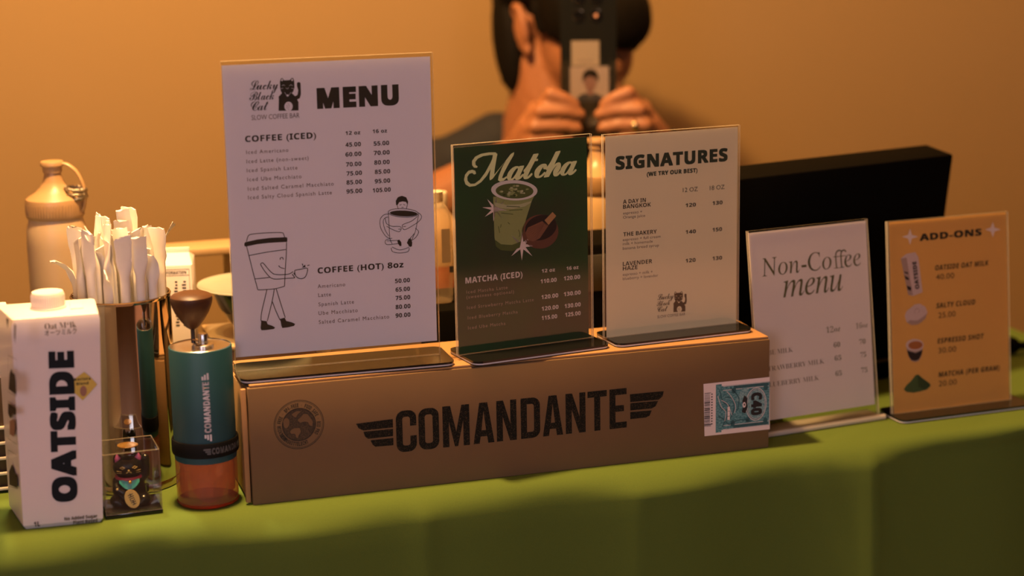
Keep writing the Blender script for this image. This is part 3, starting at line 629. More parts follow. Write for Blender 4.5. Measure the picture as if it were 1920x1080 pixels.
  ('logo','s','bg',0.28,[84.68,34.13,85.6,33.36,86.61,34.1]),
  ('logo','s','bg',0.28,[83.76,31.25,85.89,28.71,88.37,30.97]),
  ('logo','s','bg',0.28,[81.0,33.82,82.84,33.88]),
  ('logo','s','bg',0.28,[88.36,33.55,90.12,33.26]),
  ('logo','f','bg',0,[86.62,28.85,86.48,28.44,86.12,28.2,85.66,28.23,85.29,28.51,85.15,28.94,85.29,29.35,85.66,29.58,86.11,29.56,86.48,29.27]),
 ],
 'non': [
  ('title','s','olive',1.5,[108.3,169.89,108.06,176.79,108.16,183.22,109.29,186.54,112.21,188.19,114.98,187.92]),
  ('title','s','olive',1.5,[114.89,169.77,114.81,177.2,114.87,183.1,116.16,186.74,118.79,187.99,120.77,187.15]),
  ('title','s','olive',0.7,[105.02,181.81,111.98,181.77,121.13,181.74]),
  ('title','s','olive',0.7,[105.24,169.56,111.31,169.49]),
  ('title','s','olive',0.7,[112.08,169.52,118.18,169.55]),
  ('title','f','olive',0,[116.82,187.1,116.57,186.62,115.98,186.37,115.28,186.43,114.73,186.8,114.55,187.32,114.81,187.8,115.4,188.06,116.1,187.99,116.64,187.63]),
  ('title','f','olive',0,[122.12,186.49,121.89,186.0,121.36,185.74,120.73,185.8,120.25,186.16,120.09,186.68,120.33,187.16,120.85,187.43,121.48,187.37,121.96,187.01]),
 ],
 'add': [
  ('sparkle#1','f','starpink',0,[28.95,202.82,31.07,195.82,38.78,193.18,30.96,191.77,28.45,185.13,26.34,192.14,18.66,194.78,26.45,196.19]),
  ('sparkle#2','f','starpink',0,[134.18,202.36,136.41,195.49,144.12,192.83,136.32,191.37,133.79,184.87,131.55,191.75,123.88,194.41,131.64,195.87]),
  ('oat_carton_picture','f','picwhite',0,[16.35,170.88,23.82,175.55,34.55,176.43,38.41,170.81,42.71,131.44,30.53,128.4,24.54,130.12]),
  ('oat_carton_picture','f','picgrey',0,[16.35,170.88,23.71,171.45,30.55,128.99,24.54,130.12]),
  ('oat_carton_picture','f','bowldark',0,[19.39,156.71,25.46,154.72,24.86,153.1,21.55,154.37]),
  ('oat_carton_picture','f','bowldark',0,[19.82,152.26,25.85,148.79,26.12,146.31,21.92,147.66,21.09,149.7]),
  ('oat_carton_picture','f','bowldark',0,[22.84,140.7,28.9,138.2,28.01,134.34,24.05,136.17]),
  ('cream_picture','f','picwhite',0,[19.66,107.5,22.03,112.21,27.71,115.63,32.27,118.67,39.01,119.04,45.63,114.97,48.28,108.78,45.29,102.13,40.69,98.6,35.01,96.17,27.17,96.42,21.69,100.4]),
  ('cream_picture','f','picgrey',0,[26.21,101.95,35.13,100.61,43.1,104.31,47.92,107.82,45.51,102.1,40.69,98.6,35.01,96.17,27.17,96.42,22.24,99.85]),
  ('cream_picture','s','picgrey',0.6,[33.1,108.22,32.07,111.28,34.94,113.98,38.26,112.19,36.48,108.89]),
  ('espresso_picture','f','picgrey',0,[20.63,74.78,21.33,67.78,23.38,61.12,26.61,56.33,31.62,54.62,36.15,55.85,39.44,60.99,42.01,72.67]),
  ('espresso_picture','f','bowldark',0,[21.13,68.79,23.4,61.62,26.64,57.52,31.65,56.01,36.19,57.34,39.47,61.98,41.19,67.28,31.9,64.73]),
  ('espresso_picture','f','picwhite',0,[42.46,72.62,42.14,71.15,41.27,69.81,39.9,68.66,38.09,67.77,35.94,67.18,33.56,66.92,31.06,67.0,28.58,67.42,26.23,68.15,24.13,69.17,22.39,70.41,21.1,71.82,20.31,73.32,20.07,74.84,20.4,76.31,21.26,77.64,22.63,78.79,24.42,79.68,26.56,80.27,28.94,80.53,31.43,80.46,33.92,80.05,36.28,79.32,38.38,78.31,40.13,77.07,41.43,75.66,42.22,74.15]),
  ('espresso_picture','f','coffeeorange',0,[41.1,73.19,40.94,72.18,40.33,71.23,39.32,70.39,37.95,69.71,36.28,69.21,34.41,68.92,32.42,68.87,30.43,69.04,28.51,69.43,26.79,70.03,25.33,70.79,24.21,71.69,23.49,72.67,23.2,73.7,23.37,74.71,23.97,75.66,24.97,76.49,26.34,77.18,28.0,77.68,29.87,77.96,31.85,78.02,33.85,77.85,35.76,77.46,37.5,76.87,38.96,76.11,40.08,75.21,40.81,74.22]),
  ('matcha_picture','f','powdergreen',0,[15.99,25.61,19.7,30.19,25.43,34.07,31.21,39.93,34.6,40.58,41.21,34.9,48.97,29.08,50.25,26.15,45.39,22.46,37.46,21.31,28.42,20.59,19.49,22.45]),
  ('matcha_picture','f','powderdark',0,[34.01,39.64,41.21,34.7,49.19,28.86,49.79,25.99,42.01,22.82,34.22,26.65]),
 ],
 'box': [
  ('wing_print','f','ink',0,[104.18,71.64,140.98,72.72,140.98,64.14,111.24,64.13,106.67,66.77]),
  ('wing_print','f','ink',0,[111.19,62.77,140.93,62.65,140.7,55.31,115.6,55.24,112.62,57.87]),
  ('wing_print','f','ink',0,[117.94,53.36,141.04,53.36,140.8,46.0,122.66,46.31,120.06,48.64]),
  ('wing_print','f','ink',0,[389.22,73.28,426.18,73.05,424.76,67.55,420.51,64.55,389.54,65.08]),
  ('wing_print','f','ink',0,[389.53,63.88,419.98,63.23,417.32,58.02,413.08,56.05,389.49,56.21]),
  ('wing_print','f','ink',0,[389.49,54.5,412.89,53.84,410.59,48.59,406.7,47.1,389.45,46.99]),
 ],
 'carton': [
  ('blend_sticker','f','yellow',0,[49.23,137.6,60.0,145.0,65.05,148.16,69.85,143.51,76.14,135.26,68.83,127.53,62.09,121.04,55.86,128.03]),
  ('blend_sticker','f','oval',0,[66.41,129.67,66.05,127.73,65.26,126.13,64.17,125.11,62.94,124.83,61.76,125.33,60.82,126.53,60.24,128.25,60.13,130.23,60.5,132.16,61.29,133.76,62.38,134.78,63.6,135.06,64.78,134.57,65.73,133.37,66.3,131.65]),
 ],
 'cartonside': [
  ('picture_panel#0','s','inkbrown',0.5,[64.07,168.65,108.17,174.11,92.05,136.06,49.86,130.32,64.07,168.65]),
  ('picture_panel#1','s','inkbrown',0.5,[44.23,119.87,88.2,125.35,74.01,85.77,31.13,79.83,44.23,119.87]),
  ('picture_panel#2','s','inkbrown',0.5,[26.54,67.48,69.9,74.32,59.62,38.45,16.59,28.57,26.54,67.48]),
  ('picture_panel#0','f','inkbrown',0,[53.82,133.99,64.38,150.86,75.87,158.86,81.51,155.72,92.17,157.31,94.87,150.89,91.69,137.39]),
  ('picture_panel#1','f','inkbrown',0,[45.41,118.34,84.74,122.7,82.26,115.82,65.21,113.31,50.64,104.18,41.31,107.29]),
  ('picture_panel#1','f','oval',0,[46.05,101.18,67.75,108.54,72.39,102.51,60.85,89.53,40.82,87.0]),
  ('picture_panel#2','f','inkbrown',0,[18.22,30.54,21.65,44.67,40.46,57.39,51.27,51.18,62.04,52.39,58.95,39.0]),
  ('top_print#1','f','inkbrown',0,[69.07,205.16,82.21,206.09,72.23,195.24]),
  ('top_print#2','f','inkbrown',0,[107.96,207.9,116.17,207.87,104.98,188.2,102.31,194.58]),
 ],
}
BOX_LETTERS = [('C', 144.06, 37.83, 20.61, 42.25), ('O', 166.84, 37.92, 20.75, 42.2), ('M', 191.42, 38.01, 27.53, 42.14), ('A', 222.83, 38.13, 21.66, 42.06), ('N', 247.11, 38.22, 20.86, 42.01), ('D', 272.47, 38.32, 20.29, 41.94), ('A', 295.58, 38.41, 21.34, 41.89), ('N', 320.0, 38.5, 21.15, 41.83), ('T', 343.44, 38.59, 20.72, 41.77), ('E', 367.05, 38.68, 18.54, 41.72)]
STAMP = (47.98, 76.66, 24.31)
STICKER = [[469.99, 76.36], [544.5, 76.72], [545.2, 20.05], [471.46, 20.17], [483.86, 74.46], [544.54, 73.12], [545.15, 23.69], [484.16, 22.43], [470.85, 67.18], [477.46, 66.53], [471.0, 30.6], [477.64, 29.91], [522.84, 61.27], [535.44, 60.02], [523.08, 37.23], [529.27, 47.83]]


INK = {'ink': (.040, .032, .020), 'grey': (.17, .12, .10), 'green': (.042, .056, .034), 'cream': (.78, .84, .44), 'white': (.72, .66, .62), 'dimwhite': (.30, .26, .21),
 'olive': (.14, .135, .060), 'olivegrey': (.17, .135, .09), 'inkbrown': (.04, .025, .018), 'inkblue': (.006, .010, .014), 'yellow': (.62, .47, .10), 'oval': (.32, .17, .12),
 'matchamilk': (.30, .34, .13), 'matchadeep': (.10, .13, .04), 'matchapale': (.45, .46, .26), 'matchadark': (.05, .07, .02), 'cupwhite': (.70, .66, .62), 'bowlbrown': (.16, .07, .045),
 'bowldark': (.035, .025, .022), 'whisk': (.24, .11, .065), 'whiskhandle': (.45, .25, .11), 'starpink': (.78, .66, .62), 'picwhite': (.62, .48, .46), 'picgrey': (.42, .30, .26),
 'coffeeorange': (.42, .15, .05), 'powdergreen': (.075, .12, .045), 'powderdark': (.045, .075, .03)}
def ink(n): return mat('print_' + n, INK[n], 0.6, var=0.06, scale=400, spec=.2)
def print_groups(key, parent, T, bg, d0=0.0003, names=None):
    """each printed group of a sheet becomes one flat sub-part lying on it"""
    groups = []
    for r in ART[key] + TEXT[key]:
        if r[0] not in groups: groups.append(r[0])
    for g in groups:
        mb = MB(); mb.T = T; d = d0
        for gg, kind, col, w, flat in ART[key]:
            if gg != g: continue
            mb.use(bg if col == 'bg' else ink(col)); d += 0.000012
            pts = [(flat[i], flat[i+1]) for i in range(0, len(flat), 2)]
            if kind == 'f': mb.fill([pts], d)
            else: mb.stroke(pts, w, d, smooth=len(pts) > 2 and not g.startswith('picture_panel'))
        for gg, s_, sty, col, u, v, w, h, ang in TEXT[key]:
            if gg != g: continue
            mb.use(ink(col)); mb.text(s_, sty, u, v, w, h, ang, d + 0.00003)
        mb.build(g.split('#')[0], parent, sharp=0)

# ------------------------------------------------------------------ room
plaster = mat('wall_plaster', (.300, .190, .074), .85, var=.03, scale=3, bump=.05)
plaster_dim = mat('room_plaster', (.42, .27, .14), .9, var=.03, scale=3)
floor_m = mat('floor_tiles', (.32, .20, .12), .6, var=.12, scale=2)
def slab(name, a, b, m):
    mb = MB(m); mb.box(a, b); o = mb.build(name); o.matrix_world = FRAME; return struct(o)
panel_dark = mat('dark_panelling', (.05, .035, .025), .8, var=.1, scale=5)
slab('floor', (-3.2, -8.0, -TZ - .1), (6.4, 1.25, -TZ), floor_m)
slab('ceiling', (-3.2, -8.0, 2.0), (6.4, 1.25, 2.1), plaster_dim)
slab('wall_back', (-3.2, 1.15, -TZ), (6.4, 1.25, 2.0), plaster)
slab('wall_left', (-3.3, -8.0, -TZ - .1), (-3.2, 1.25, 2.1), plaster_dim)
slab('wall_right', (6.4, -8.0, -TZ - .1), (6.5, 1.25, 2.1), panel_dark)
slab('wall_front', (-3.3, -8.1, -TZ - .1), (6.5, -8.0, 2.1), panel_dark)
slab('baseboard_back', (-3.2, 1.135, -TZ), (6.4, 1.15, -TZ + .09), mat('baseboard_paint', (.5, .36, .2), .6))

# ------------------------------------------------------------------ table and cloth
S0, S1, TB = -0.85, 1.062, 0.57
tb = thing('folding_table', 'folding counter table hidden under the green cloth', 'table', st(0.1, 0.27, -TZ), YAW)
mb = MB(mat('table_laminate', (.5, .5, .48), .5)); mb.box((S0-.1+.01, -.27+.034, TZ-.034), (S1-.1-.01, TB-.27-.01, TZ-.005), .004); mb.build('tabletop', tb)
for sx in (S0+.02, S1-.22):
    for ty in (-.22, .24):
        mb = MB(mat('table_steel', (.3, .3, .3), .35, 1.0)); mb.tube([(sx, ty, 0.0), (sx, ty, TZ-.034)], .014); mb.build('leg', tb)
def cloth():
    mb = MB(mat('green_cloth', (.088, .140, .027), .9, var=.10, scale=900, bump=.12, spec=.15))
    R = .026; prof = []                                              # (t, z, drop) from the back edge to the front hem
    prof += [(TB+.012, -.11), (TB+.012, -.08), (TB+.01, -.02), (TB+.004, -.004), (TB-.008, 0)]
    for i in range(14): prof.append((TB-.02 - (TB-.02+.006)*i/13, 0))
    for i in range(1, 9):
        a = PI/2*i/8; prof.append((-.006 - R*math.sin(a), -R + R*math.cos(a)))
    for i in range(1, 26): prof.append((-.006-R, -R - .022*i))
    N = 260; grid = []
    creases = [(.162, .006, .013), (.385, .004, .02), (.648, .007, .013), (-.075, .005, .02), (-.42, .004, .012)]
    for i in range(N+1):
        s = S0 + (S1-S0)*i/N; row = []
        for t, z in prof:
            dt = 0
            if z < -.0005 and t < 0:
                k = min(1, -z/.02)
                for c, a, w in creases: dt -= a * k * math.exp(-abs(s + .0 * z - c)/w)
                dt -= k * (.0045*math.sin(s*17+.6) + .003*math.sin(s*31 + 3*z + 1.1)) + min(.02, .03*-z*(1+math.sin(s*11)))
                if s > .648: dt += k * min(.03, (s-.648)*.14)
                dt += k*.0012*math.sin(s*140 + 60*z)*math.exp(-abs(s-.63)/.05)
            zz = z
            if t < .0 and z > -.0263: zz = z - .0006*(1+math.sin(s*23))*(0 if z == 0 else 1)
            row.append(mb.V((s, t + dt, zz)))
        grid.append(row)
    for i in range(N):
        for j in range(len(prof)-1): mb.face([grid[i][j], grid[i+1][j], grid[i+1][j+1], grid[i][j+1]])
    for end, sg in ((0, -1), (N, 1)):                                 # hanging ends
        prev = [grid[end][j] for j in range(4, 20)]
        for k in range(1, 14):
            z = -.035*k
            cur = [mb.V((S0 if sg < 0 else S1, 0, 0)) for _ in prev]
            for q, v in enumerate(cur):
                b = grid[end][4+q].co; v.co = Vector((b.x + sg*(.008 + .006*math.sin(q*1.3)*min(1, k/4)), b.y, z))
            for q in range(len(prev)-1): mb.face([prev[q], prev[q+1], cur[q+1], cur[q]])
            prev = cur
    o = mb.build('tablecloth', sharp=0); o.matrix_world = FRAME
    tag(o, 'green fabric tablecloth draped over the counter table with soft fold creases', 'tablecloth')
cloth()

# ------------------------------------------------------------------ cardboard grinder box
kraft = mat('kraft_board', (.165, .098, .041), .8, var=.07, scale=18, bump=.05)
kraft_lit_edge = mat('kraft_lit_edge', (.36, .20, .08), .8, var=.08, scale=40)  # lighter copy of the board colour: lamplight painted into lids and edges
box_ink = mat('stamped_black_ink', (.007, .008, .005), .8, color2=(.085, .058, .030), scale=1000, thresh=(.53, .74), spec=.2)
BL_, BH, BD = .5445, .1199, .102
bx = thing('cardboard_box', 'long brown cardboard box with black lettering, carrying three menu stands', 'box', st(0, 0, 0), YAW)
mb = MB(kraft); mb.box((0, 0, 0), (BL_, BD, BH-.0028), .0012); mb.build('carton_body', bx)
mb = MB(kraft_lit_edge); mb.box((.002, .0015, BH-.0026), (BL_-.001, BD, BH), .0008); mb.build('lid', bx)
mb = MB(kraft_lit_edge); mb.box((-.0062, .003, .002), (-.0012, .008, BH-.004), .001); mb.box((-.0035, .0085, .003), (-.0006, BD-.004, BH-.006), .0006); mb.build('side_flap', bx)
def letter(mb, ch, u, v, w, h):
    t = w * .305 if ch != 'M' else w * .235
    t = 6.4
    P = lambda pts: [(u + x, v + y) for x, y in pts]
    d = .0003
    def rr(x0, y0, x1, y1, r, n=6):
        o = []
        for cx, cy, a in ((x1-r, y1-r, 0), (x0+r, y1-r, 90), (x0+r, y0+r, 180), (x1-r, y0+r, 270)):
            for i in range(n+1):
                q = math.radians(a + 90*i/n); o.append((cx + r*math.cos(q), cy + r*math.sin(q)))
        return o
    if ch == 'O': mb.fill([P(rr(0, 0, w, h, 8)), P(rr(t, t, w-t, h-t, 2.6))[::-1]], d)
    elif ch == 'C':
        out = rr(0, 0, w, h, 8); inn = rr(t, t, w-t, h-t, 2.6)
        k = len(out)//4
        A = [(w, h*.62)] + out[0:3*k+k] + [(w, h*.38)]
        B = [(w-t, h*.62)] + inn[0:4*k] + [(w-t, h*.38)]
        mb.fill([P(A + B[::-1])], d)
    elif ch == 'D':
        o = rr(0, 0, w, h, 8); k = len(o)//4
        A = o[:k] + [(0, h), (0, 0)] + o[3*k:]
        q = rr(t, t, w-t, h-t, 2.6); B = q[:k] + [(t, h-t), (t, t)] + q[3*k:]
        mb.fill([P(A), P(B)[::-1]], d)
    elif ch == 'M': mb.fill([P([(0, 0), (0, h), (t*1.25, h), (w/2, h*.36), (w-t*1.25, h), (w, h), (w, 0), (w-t, 0), (w-t, h*.62), (w/2+1.6, 0), (w/2-1.6, 0), (t, h*.62), (t, 0)])], d)
    elif ch == 'A':
        mb.fill([P([(0, 0), (w/2-4.2, h), (w/2+4.2, h), (w, 0), (w-t, 0), (w-t*1.16, h*.17), (t*1.16, h*.17), (t, 0)]), P([(t*1.32, h*.32), (w/2, h*.80), (w-t*1.32, h*.32)])[::-1]], d)
    elif ch == 'N': mb.fill([P([(0, 0), (0, h), (t*1.1, h), (w-t, h*.40), (w-t, h), (w, h), (w, 0), (w-t*1.1, 0), (t, h*.60), (t, 0)])], d)
    elif ch == 'T': mb.fill([P([(0, h), (w, h), (w, h-t), (w/2+t/2, h-t), (w/2+t/2, 0), (w/2-t/2, 0), (w/2-t/2, h-t), (0, h-t)])], d)
    elif ch == 'E': mb.fill([P([(0, 0), (0, h), (w, h), (w, h-t), (t, h-t), (t, h*.5+t/2), (w*.84, h*.5+t/2), (w*.84, h*.5-t/2), (t, h*.5-t/2), (t, t), (w, t), (w, 0)])], d)
mb = MB(box_ink)
for ch, u, v, w, h in BOX_LETTERS: letter(mb, ch, u, v, w, h)
mb.build('printed_name', bx, sharp=0)
for part in (ART['box'][:3], ART['box'][3:]):
    mb = MB(box_ink)
    for gg, kind, col, w, flat in part: mb.fill([[(flat[i], flat[i+1]) for i in range(0, len(flat), 2)]], .0003)
    mb.build('printed_wing', bx, sharp=0)
mb = MB(); stamp_ink = mat('stamp_ink', (.014, .013, .008), .8, color2=(.05, .038, .02), scale=700, thresh=(.45, .75)); mb.use(stamp_ink)
cu, cv, sr = STAMP
circ = lambda r, n=48: [(cu + r*math.cos(2*PI*i/n), cv + r*math.sin(2*PI*i/n)) for i in range(n+1)]
mb.stroke(circ(sr), .55, .0003, False); mb.stroke(circ(sr*.95), .35, .0003, False); mb.stroke(circ(sr*.665), .9, .0003, False)
mb.use(mat('stamp_ocean', (.035, .026, .014), .8, color2=(.10, .062, .028), scale=1200, thresh=(.4, .62))); mb.fill([circ(sr*.645)[:-1]], .0002)
k_ = sr/185
for L in ([(365,345),(380,325),(400,325),(415,345),(412,380),(392,405),(375,400),(366,375)], [(428,300),(470,278),(505,285),(480,305),(462,330),(445,322)], [(470,348),(500,325),(520,305),(550,310),(570,340),(588,372),(582,410),(560,398),(548,375),(520,368),(490,372)], [(412,428),(440,408),(488,410),(496,440),(478,470),(468,490),(455,478),(448,455),(420,450)]):
    pts = [(cu + (x-483)*k_, cv - (y-385)*k_) for x, y in L]
    mb.use(kraft); mb.fill([pts], .0004); mb.use(stamp_ink); mb.stroke(pts + pts[:1], .4, .00045)
def ring_text(mb, s_, r, h, a_mid, step, d, flip=False):
    n = len(s_)
    for i, ch in enumerate(s_):
        if ch == ' ': continue
        k = (i-(n-1)/2)*step
        a = a_mid + (k if flip else -k)
        vs, fs, x0, x1, cap, off = glyphs(ch, 'bold')
        sc = h/.73; wd = min((x1-x0)*sc*.62, step*r*.9)
        ru = r if not flip else r + h
        ang = a - PI/2 if not flip else a + PI/2
        mb.text(ch, 'bold', cu + ru*math.cos(a) - wd/2*math.cos(ang), cv + ru*math.sin(a) - wd/2*math.sin(ang), wd, h, ang, d)
mb.use(stamp_ink)
ring_text(mb, 'ALUMINIUM FREE · BPA-FREE · FOOD SAFE · BIO PRO', sr*.72, 3.9, PI/2+.12, .098, .0003)
ring_text(mb, 'LEBENSMITTELECHT', sr*.72, 3.9, -PI/2-.35, .098, .0003, True)
mb.build('printed_stamp', bx, sharp=0)
# sticker with bar code and teal banknote engraving, folded round the right-hand end
label_white = mat('label_paper', (.80, .70, .68), .5, var=.03)
teal = mat('engraved_teal', (.03, .16, .19), .55, color2=(.17, .38, .40), scale=380, thresh=(.42, .62), stretch=(1, 1, 2.6))
teal_dark = mat('engraved_dark_teal', (.012, .06, .075), .55, color2=(.04, .15, .17), scale=500)
black = mat('barcode_black', (.012, .012, .014), .6)
mb = MB(label_white); Sx = STICKER
mb.fill([[Sx[0], Sx[1], Sx[2], Sx[3]]], .0003)
mb.T = Matrix.Translation((BL_, 0, 0)) @ Matrix.Rotation(PI/2, 4, 'Z'); mb.fill([[(0, 20.2), (22, 20.2), (22, 76.6), (0, 76.6)]], .0003); mb.T = Matrix.Identity(4)
stk = mb.build('sticker', bx, sharp=0)
mb = MB(teal); u0, u1 = Sx[4][0], 544.4; v0, v1 = 22.6, 74.3
mb.fill([[(u0, v0), (u0+6.5, v0), (u0+6.5, v0+2.2), (u1, v0+2.2), (u1, v1-2.2), (u0+6.5, v1-2.2), (u0+6.5, v1), (u0, v1)]], .00035)
mb.use(teal_dark)
for vv in (v0+3.2, v1-6.2):
    mb.fill([[(u0+20, vv), (u1-1.5, vv), (u1-1.5, vv+3), (u0+20, vv+3)]], .0004)
mb.use(label_white)
for vv in (v0+2.6, v0+6.8, v1-2.7, v1-7): mb.stroke([(u0+8, vv), (u1-.6, vv)], .45, .00042, False)
oc = (529.2, 49); el = lambda c, rx, ry, n=32: [(c[0]+rx*math.cos(2*PI*i/n), c[1]+ry*math.sin(2*PI*i/n)) for i in range(n+1)]
for rx, ry, w in ((11.5, 17.5, .6), (10, 15.8, .35)): mb.stroke(el(oc, rx, ry), w, .00042, False)
mb.use(mat('engraved_pale', (.26, .44, .44), .55, color2=(.10, .26, .29), scale=600, thresh=(.4, .6))); mb.fill([el(oc, 9.4, 15)[:-1]], .00043)
mb.fill([[(506, 55), (514, 68), (521, 67), (519, 58), (512, 52)]], .00043)
mb.use(teal_dark)
for c_ in ((504, 66), (540, 66), (540, 30), (503, 31), (520, 33)): mb.fill([el(c_, 2.6, 3.4, 12)[:-1]], .00044)
for q in ([(488, 68), (492, 55), (499, 50), (497, 40), (491, 28)], [(494, 60), (503, 57), (504, 45), (500, 36)], [(500, 70), (506, 63), (510, 56), (508, 44)], [(487, 40), (493, 36), (499, 30), (507, 33), (514, 34), (524, 31)], [(488, 50), (494, 46), (497, 47)]): mb.stroke(q, 1.2, .00044)
mb.use(label_white)
for q in ([(486, 62), (490, 50), (495, 44), (494, 34)], [(496, 66), (501, 60), (506, 50), (505, 42)], [(490, 57), (497, 52), (502, 40)]): mb.stroke(q, .5, .00045)
mb.fill([[(497, 35), (499.6, 35), (499.6, 49), (497, 49)]], .00045); mb.use(black)
for vv in (39, 44.5): mb.stroke([(497, vv), (499.6, vv)], .4, .00047, False)
mb.fill([[(513, 42), (517, 40), (519.5, 46), (519, 57), (516, 60), (513.5, 54), (514.5, 48)]], .00046)
mb.use(label_white); mb.fill([el((515.8, 49.5), 1.9, 3, 14)[:-1]], .00048); mb.use(black); mb.fill([el((516, 49.8), .8, 1.4, 10)[:-1]], .0005)
mb.text('C40', 'black', 523.6, 61.5, 24.5, 12.2, -PI/2, .0005)
mb.build('engraving_print', stk, sharp=0)
mb = MB(black); random.seed(8); vv = 30.5
while vv < 66.5:
    w = random.choice((.45, .5, .9, 1.2)); L_ = 477.4 if vv > 33 and vv < 65 else 478.6
    mb.fill([[(471.2, vv), (L_, vv), (L_, vv+w), (471.2, vv+w)]], .0004); vv += w + random.choice((.45, .6, 1.0))
for i in range(12): mb.stroke([(478.7, 64.6 - i*2.9), (480.2, 64.6 - i*2.9)], 1.3, .0004, False)
mb.build('barcode', stk, sharp=0)

# ------------------------------------------------------------------ menu stands
acrylic = clear_mat('clear_acrylic', (.965, .965, .955))
acrylic_edge = clear_mat('acrylic_lit_edge', (.92, .92, .88), body=.9, body_color=(.88, .84, .76), rough=.15)  # milky pale body stands in for light caught in the pane edges
gloss_black = mat('gloss_black_acrylic', (.008, .008, .008), .10, var=.1, scale=20)
edge_white = mat('white_edge_strip', (.62, .60, .62), .3, var=.03)
sheet_back = mat('sheet_back', (.7, .66, .6), .7, var=.03)
def pane(mb, w, h, y0, y1, x0=0.0, z0=0.0):
    """thin clear pane whose narrow sides use the pale edge material with caught light painted in"""
    P = [(x0,y0,z0),(x0+w,y0,z0),(x0+w,y1,z0),(x0,y1,z0),(x0,y0,z0+h),(x0+w,y0,z0+h),(x0+w,y1,z0+h),(x0,y1,z0+h)]
    v = [mb.V(p) for p in P]
    mb.use(acrylic); mb.face([v[i] for i in (0,1,5,4)]); mb.face([v[i] for i in (2,3,7,6)])
    mb.use(acrylic_edge)
    for q in ((3,2,1,0),(4,5,6,7),(1,2,6,5),(3,0,4,7)): mb.face([v[i] for i in q])
def rounded(x0, y0, x1, y1, r, n=6):
    o = []
    for cx, cy, a in ((x1-r, y1-r, 0), (x0+r, y1-r, 90), (x0+r, y0+r, 180), (x1-r, y0+r, 270)):
        for i in range(n+1):
            q = math.radians(a + 90*i/n); o.append((cx + r*math.cos(q), cy + r*math.sin(q)))
    return o
def prism(mb, outline, z0, z1):
    a = [mb.V((x, y, z0)) for x, y in outline]; b = [mb.V((x, y, z1)) for x, y in outline]; n = len(a)
    mb.face(a[::-1]); mb.face(b)
    for i in range(n): mb.face([a[i], a[(i+1) % n], b[(i+1) % n], b[i]])
def menu_stand(key, label, x, y, zbase, yaw, lean, w, h, sheet_mat, rect, base='black', ext=(0.0, .006), depth=.068, paper_front=True):
    """T-shaped holder: two clear panes around a printed sheet, black foot with a pale edge line"""
    t = thing('menu_stand', label, 'menu stand', (x, y, TZ + zbase), yaw)
    L = Matrix.Translation((0, 0, .0048)) @ Matrix.Rotation(-lean, 4, 'X')
    mb = MB(acrylic, acrylic_edge); mb.T = L; pane(mb, w, h, -.0016, 0.0); mb.build('front_pane', t)
    mb = MB(acrylic, acrylic_edge); mb.T = L; pane(mb, w, h, .0014, .0030); mb.build('back_pane', t)
    x0, z0, x1, z1 = rect
    mb = MB(sheet_mat, sheet_back); mb.T = L
    v = [mb.V(p) for p in ((x0, .0004, z0), (x1, .0004, z0), (x1, .0004, z1), (x0, .0004, z1))]; mb.face(v)
    mb.use(sheet_back); v = [mb.V(p) for p in ((x0, .0009, z0), (x1, .0009, z0), (x1, .0009, z1), (x0, .0009, z1))]; mb.face(v[::-1])
    sh = mb.build('menu_sheet', t, sharp=0)
    print_groups(key, sh, L @ Matrix.Translation((0, .0004, 0)), sheet_mat, d0=.00006)
    if base == 'black':
        ol = rounded(-ext[0], -depth/2, w+ext[1], depth/2, .009)
        mb = MB(gloss_black); prism(mb, ol, .0026, .0047); prism(mb, ol, 0, .0011); mb.build('foot_plate', t, sharp=30)
        mb = MB(edge_white); prism(mb, rounded(-ext[0]+.0003, -depth/2+.0003, w+ext[1]-.0003, depth/2-.0003, .009), .0011, .0026); mb.build('pale_foot_edge', t, sharp=30, label='pale grey edge line under the black foot plate')
    return t
paper_w = mat('menu_paper_white', (.80, .775, .87), .6, var=.015, scale=8)
paper_sig = mat('menu_paper_cream', (.83, .73, .47), .6, var=.015, scale=8)
paper_non = mat('menu_paper_plain', (.80, .73, .70), .6, var=.015, scale=8)
paper_add = mat('menu_paper_amber', (.74, .40, .10), .55, var=.05, scale=5)
poster_green = mat('poster_dark_green', (.020, .075, .022), .45, color2=(.032, .042, .024), scale=9, thresh=(.35, .65))
menu_stand('menu', 'tallest clear menu stand with white MENU sheet of coffees, on the cardboard box', -.2702, 1.7848, BH, .2715, -.0084, .2042, .3035-.002, paper_w, (.0008, .0142, .2018, .2975), ext=(-.001, .008))
menu_stand('matcha', 'clear menu stand with dark green Matcha poster sheet, middle of the cardboard box', -.0556, 1.8329, BH, .4415, .0026, .1529, .2133-.002, poster_green, (.0018, .0005, .1482, .2085), ext=(-.004, .003))
menu_stand('sig', 'clear menu stand with cream SIGNATURES sheet at right end of the cardboard box', .0938, 1.8952, BH, .3726, -.0016, .1553, .2125-.002, paper_sig, (.0032, -.0, .1535, .2085), ext=(-.002, .003), depth=.06)
menu_stand('add', 'clear menu stand with amber ADD-ONS sheet standing on the cloth at far right', .4157, 2.0076, 0.0, .3383, .0975, .1526, .2146-.002, paper_add, (.0028, .0, .1515, .2118), ext=(.003, .012), depth=.054)
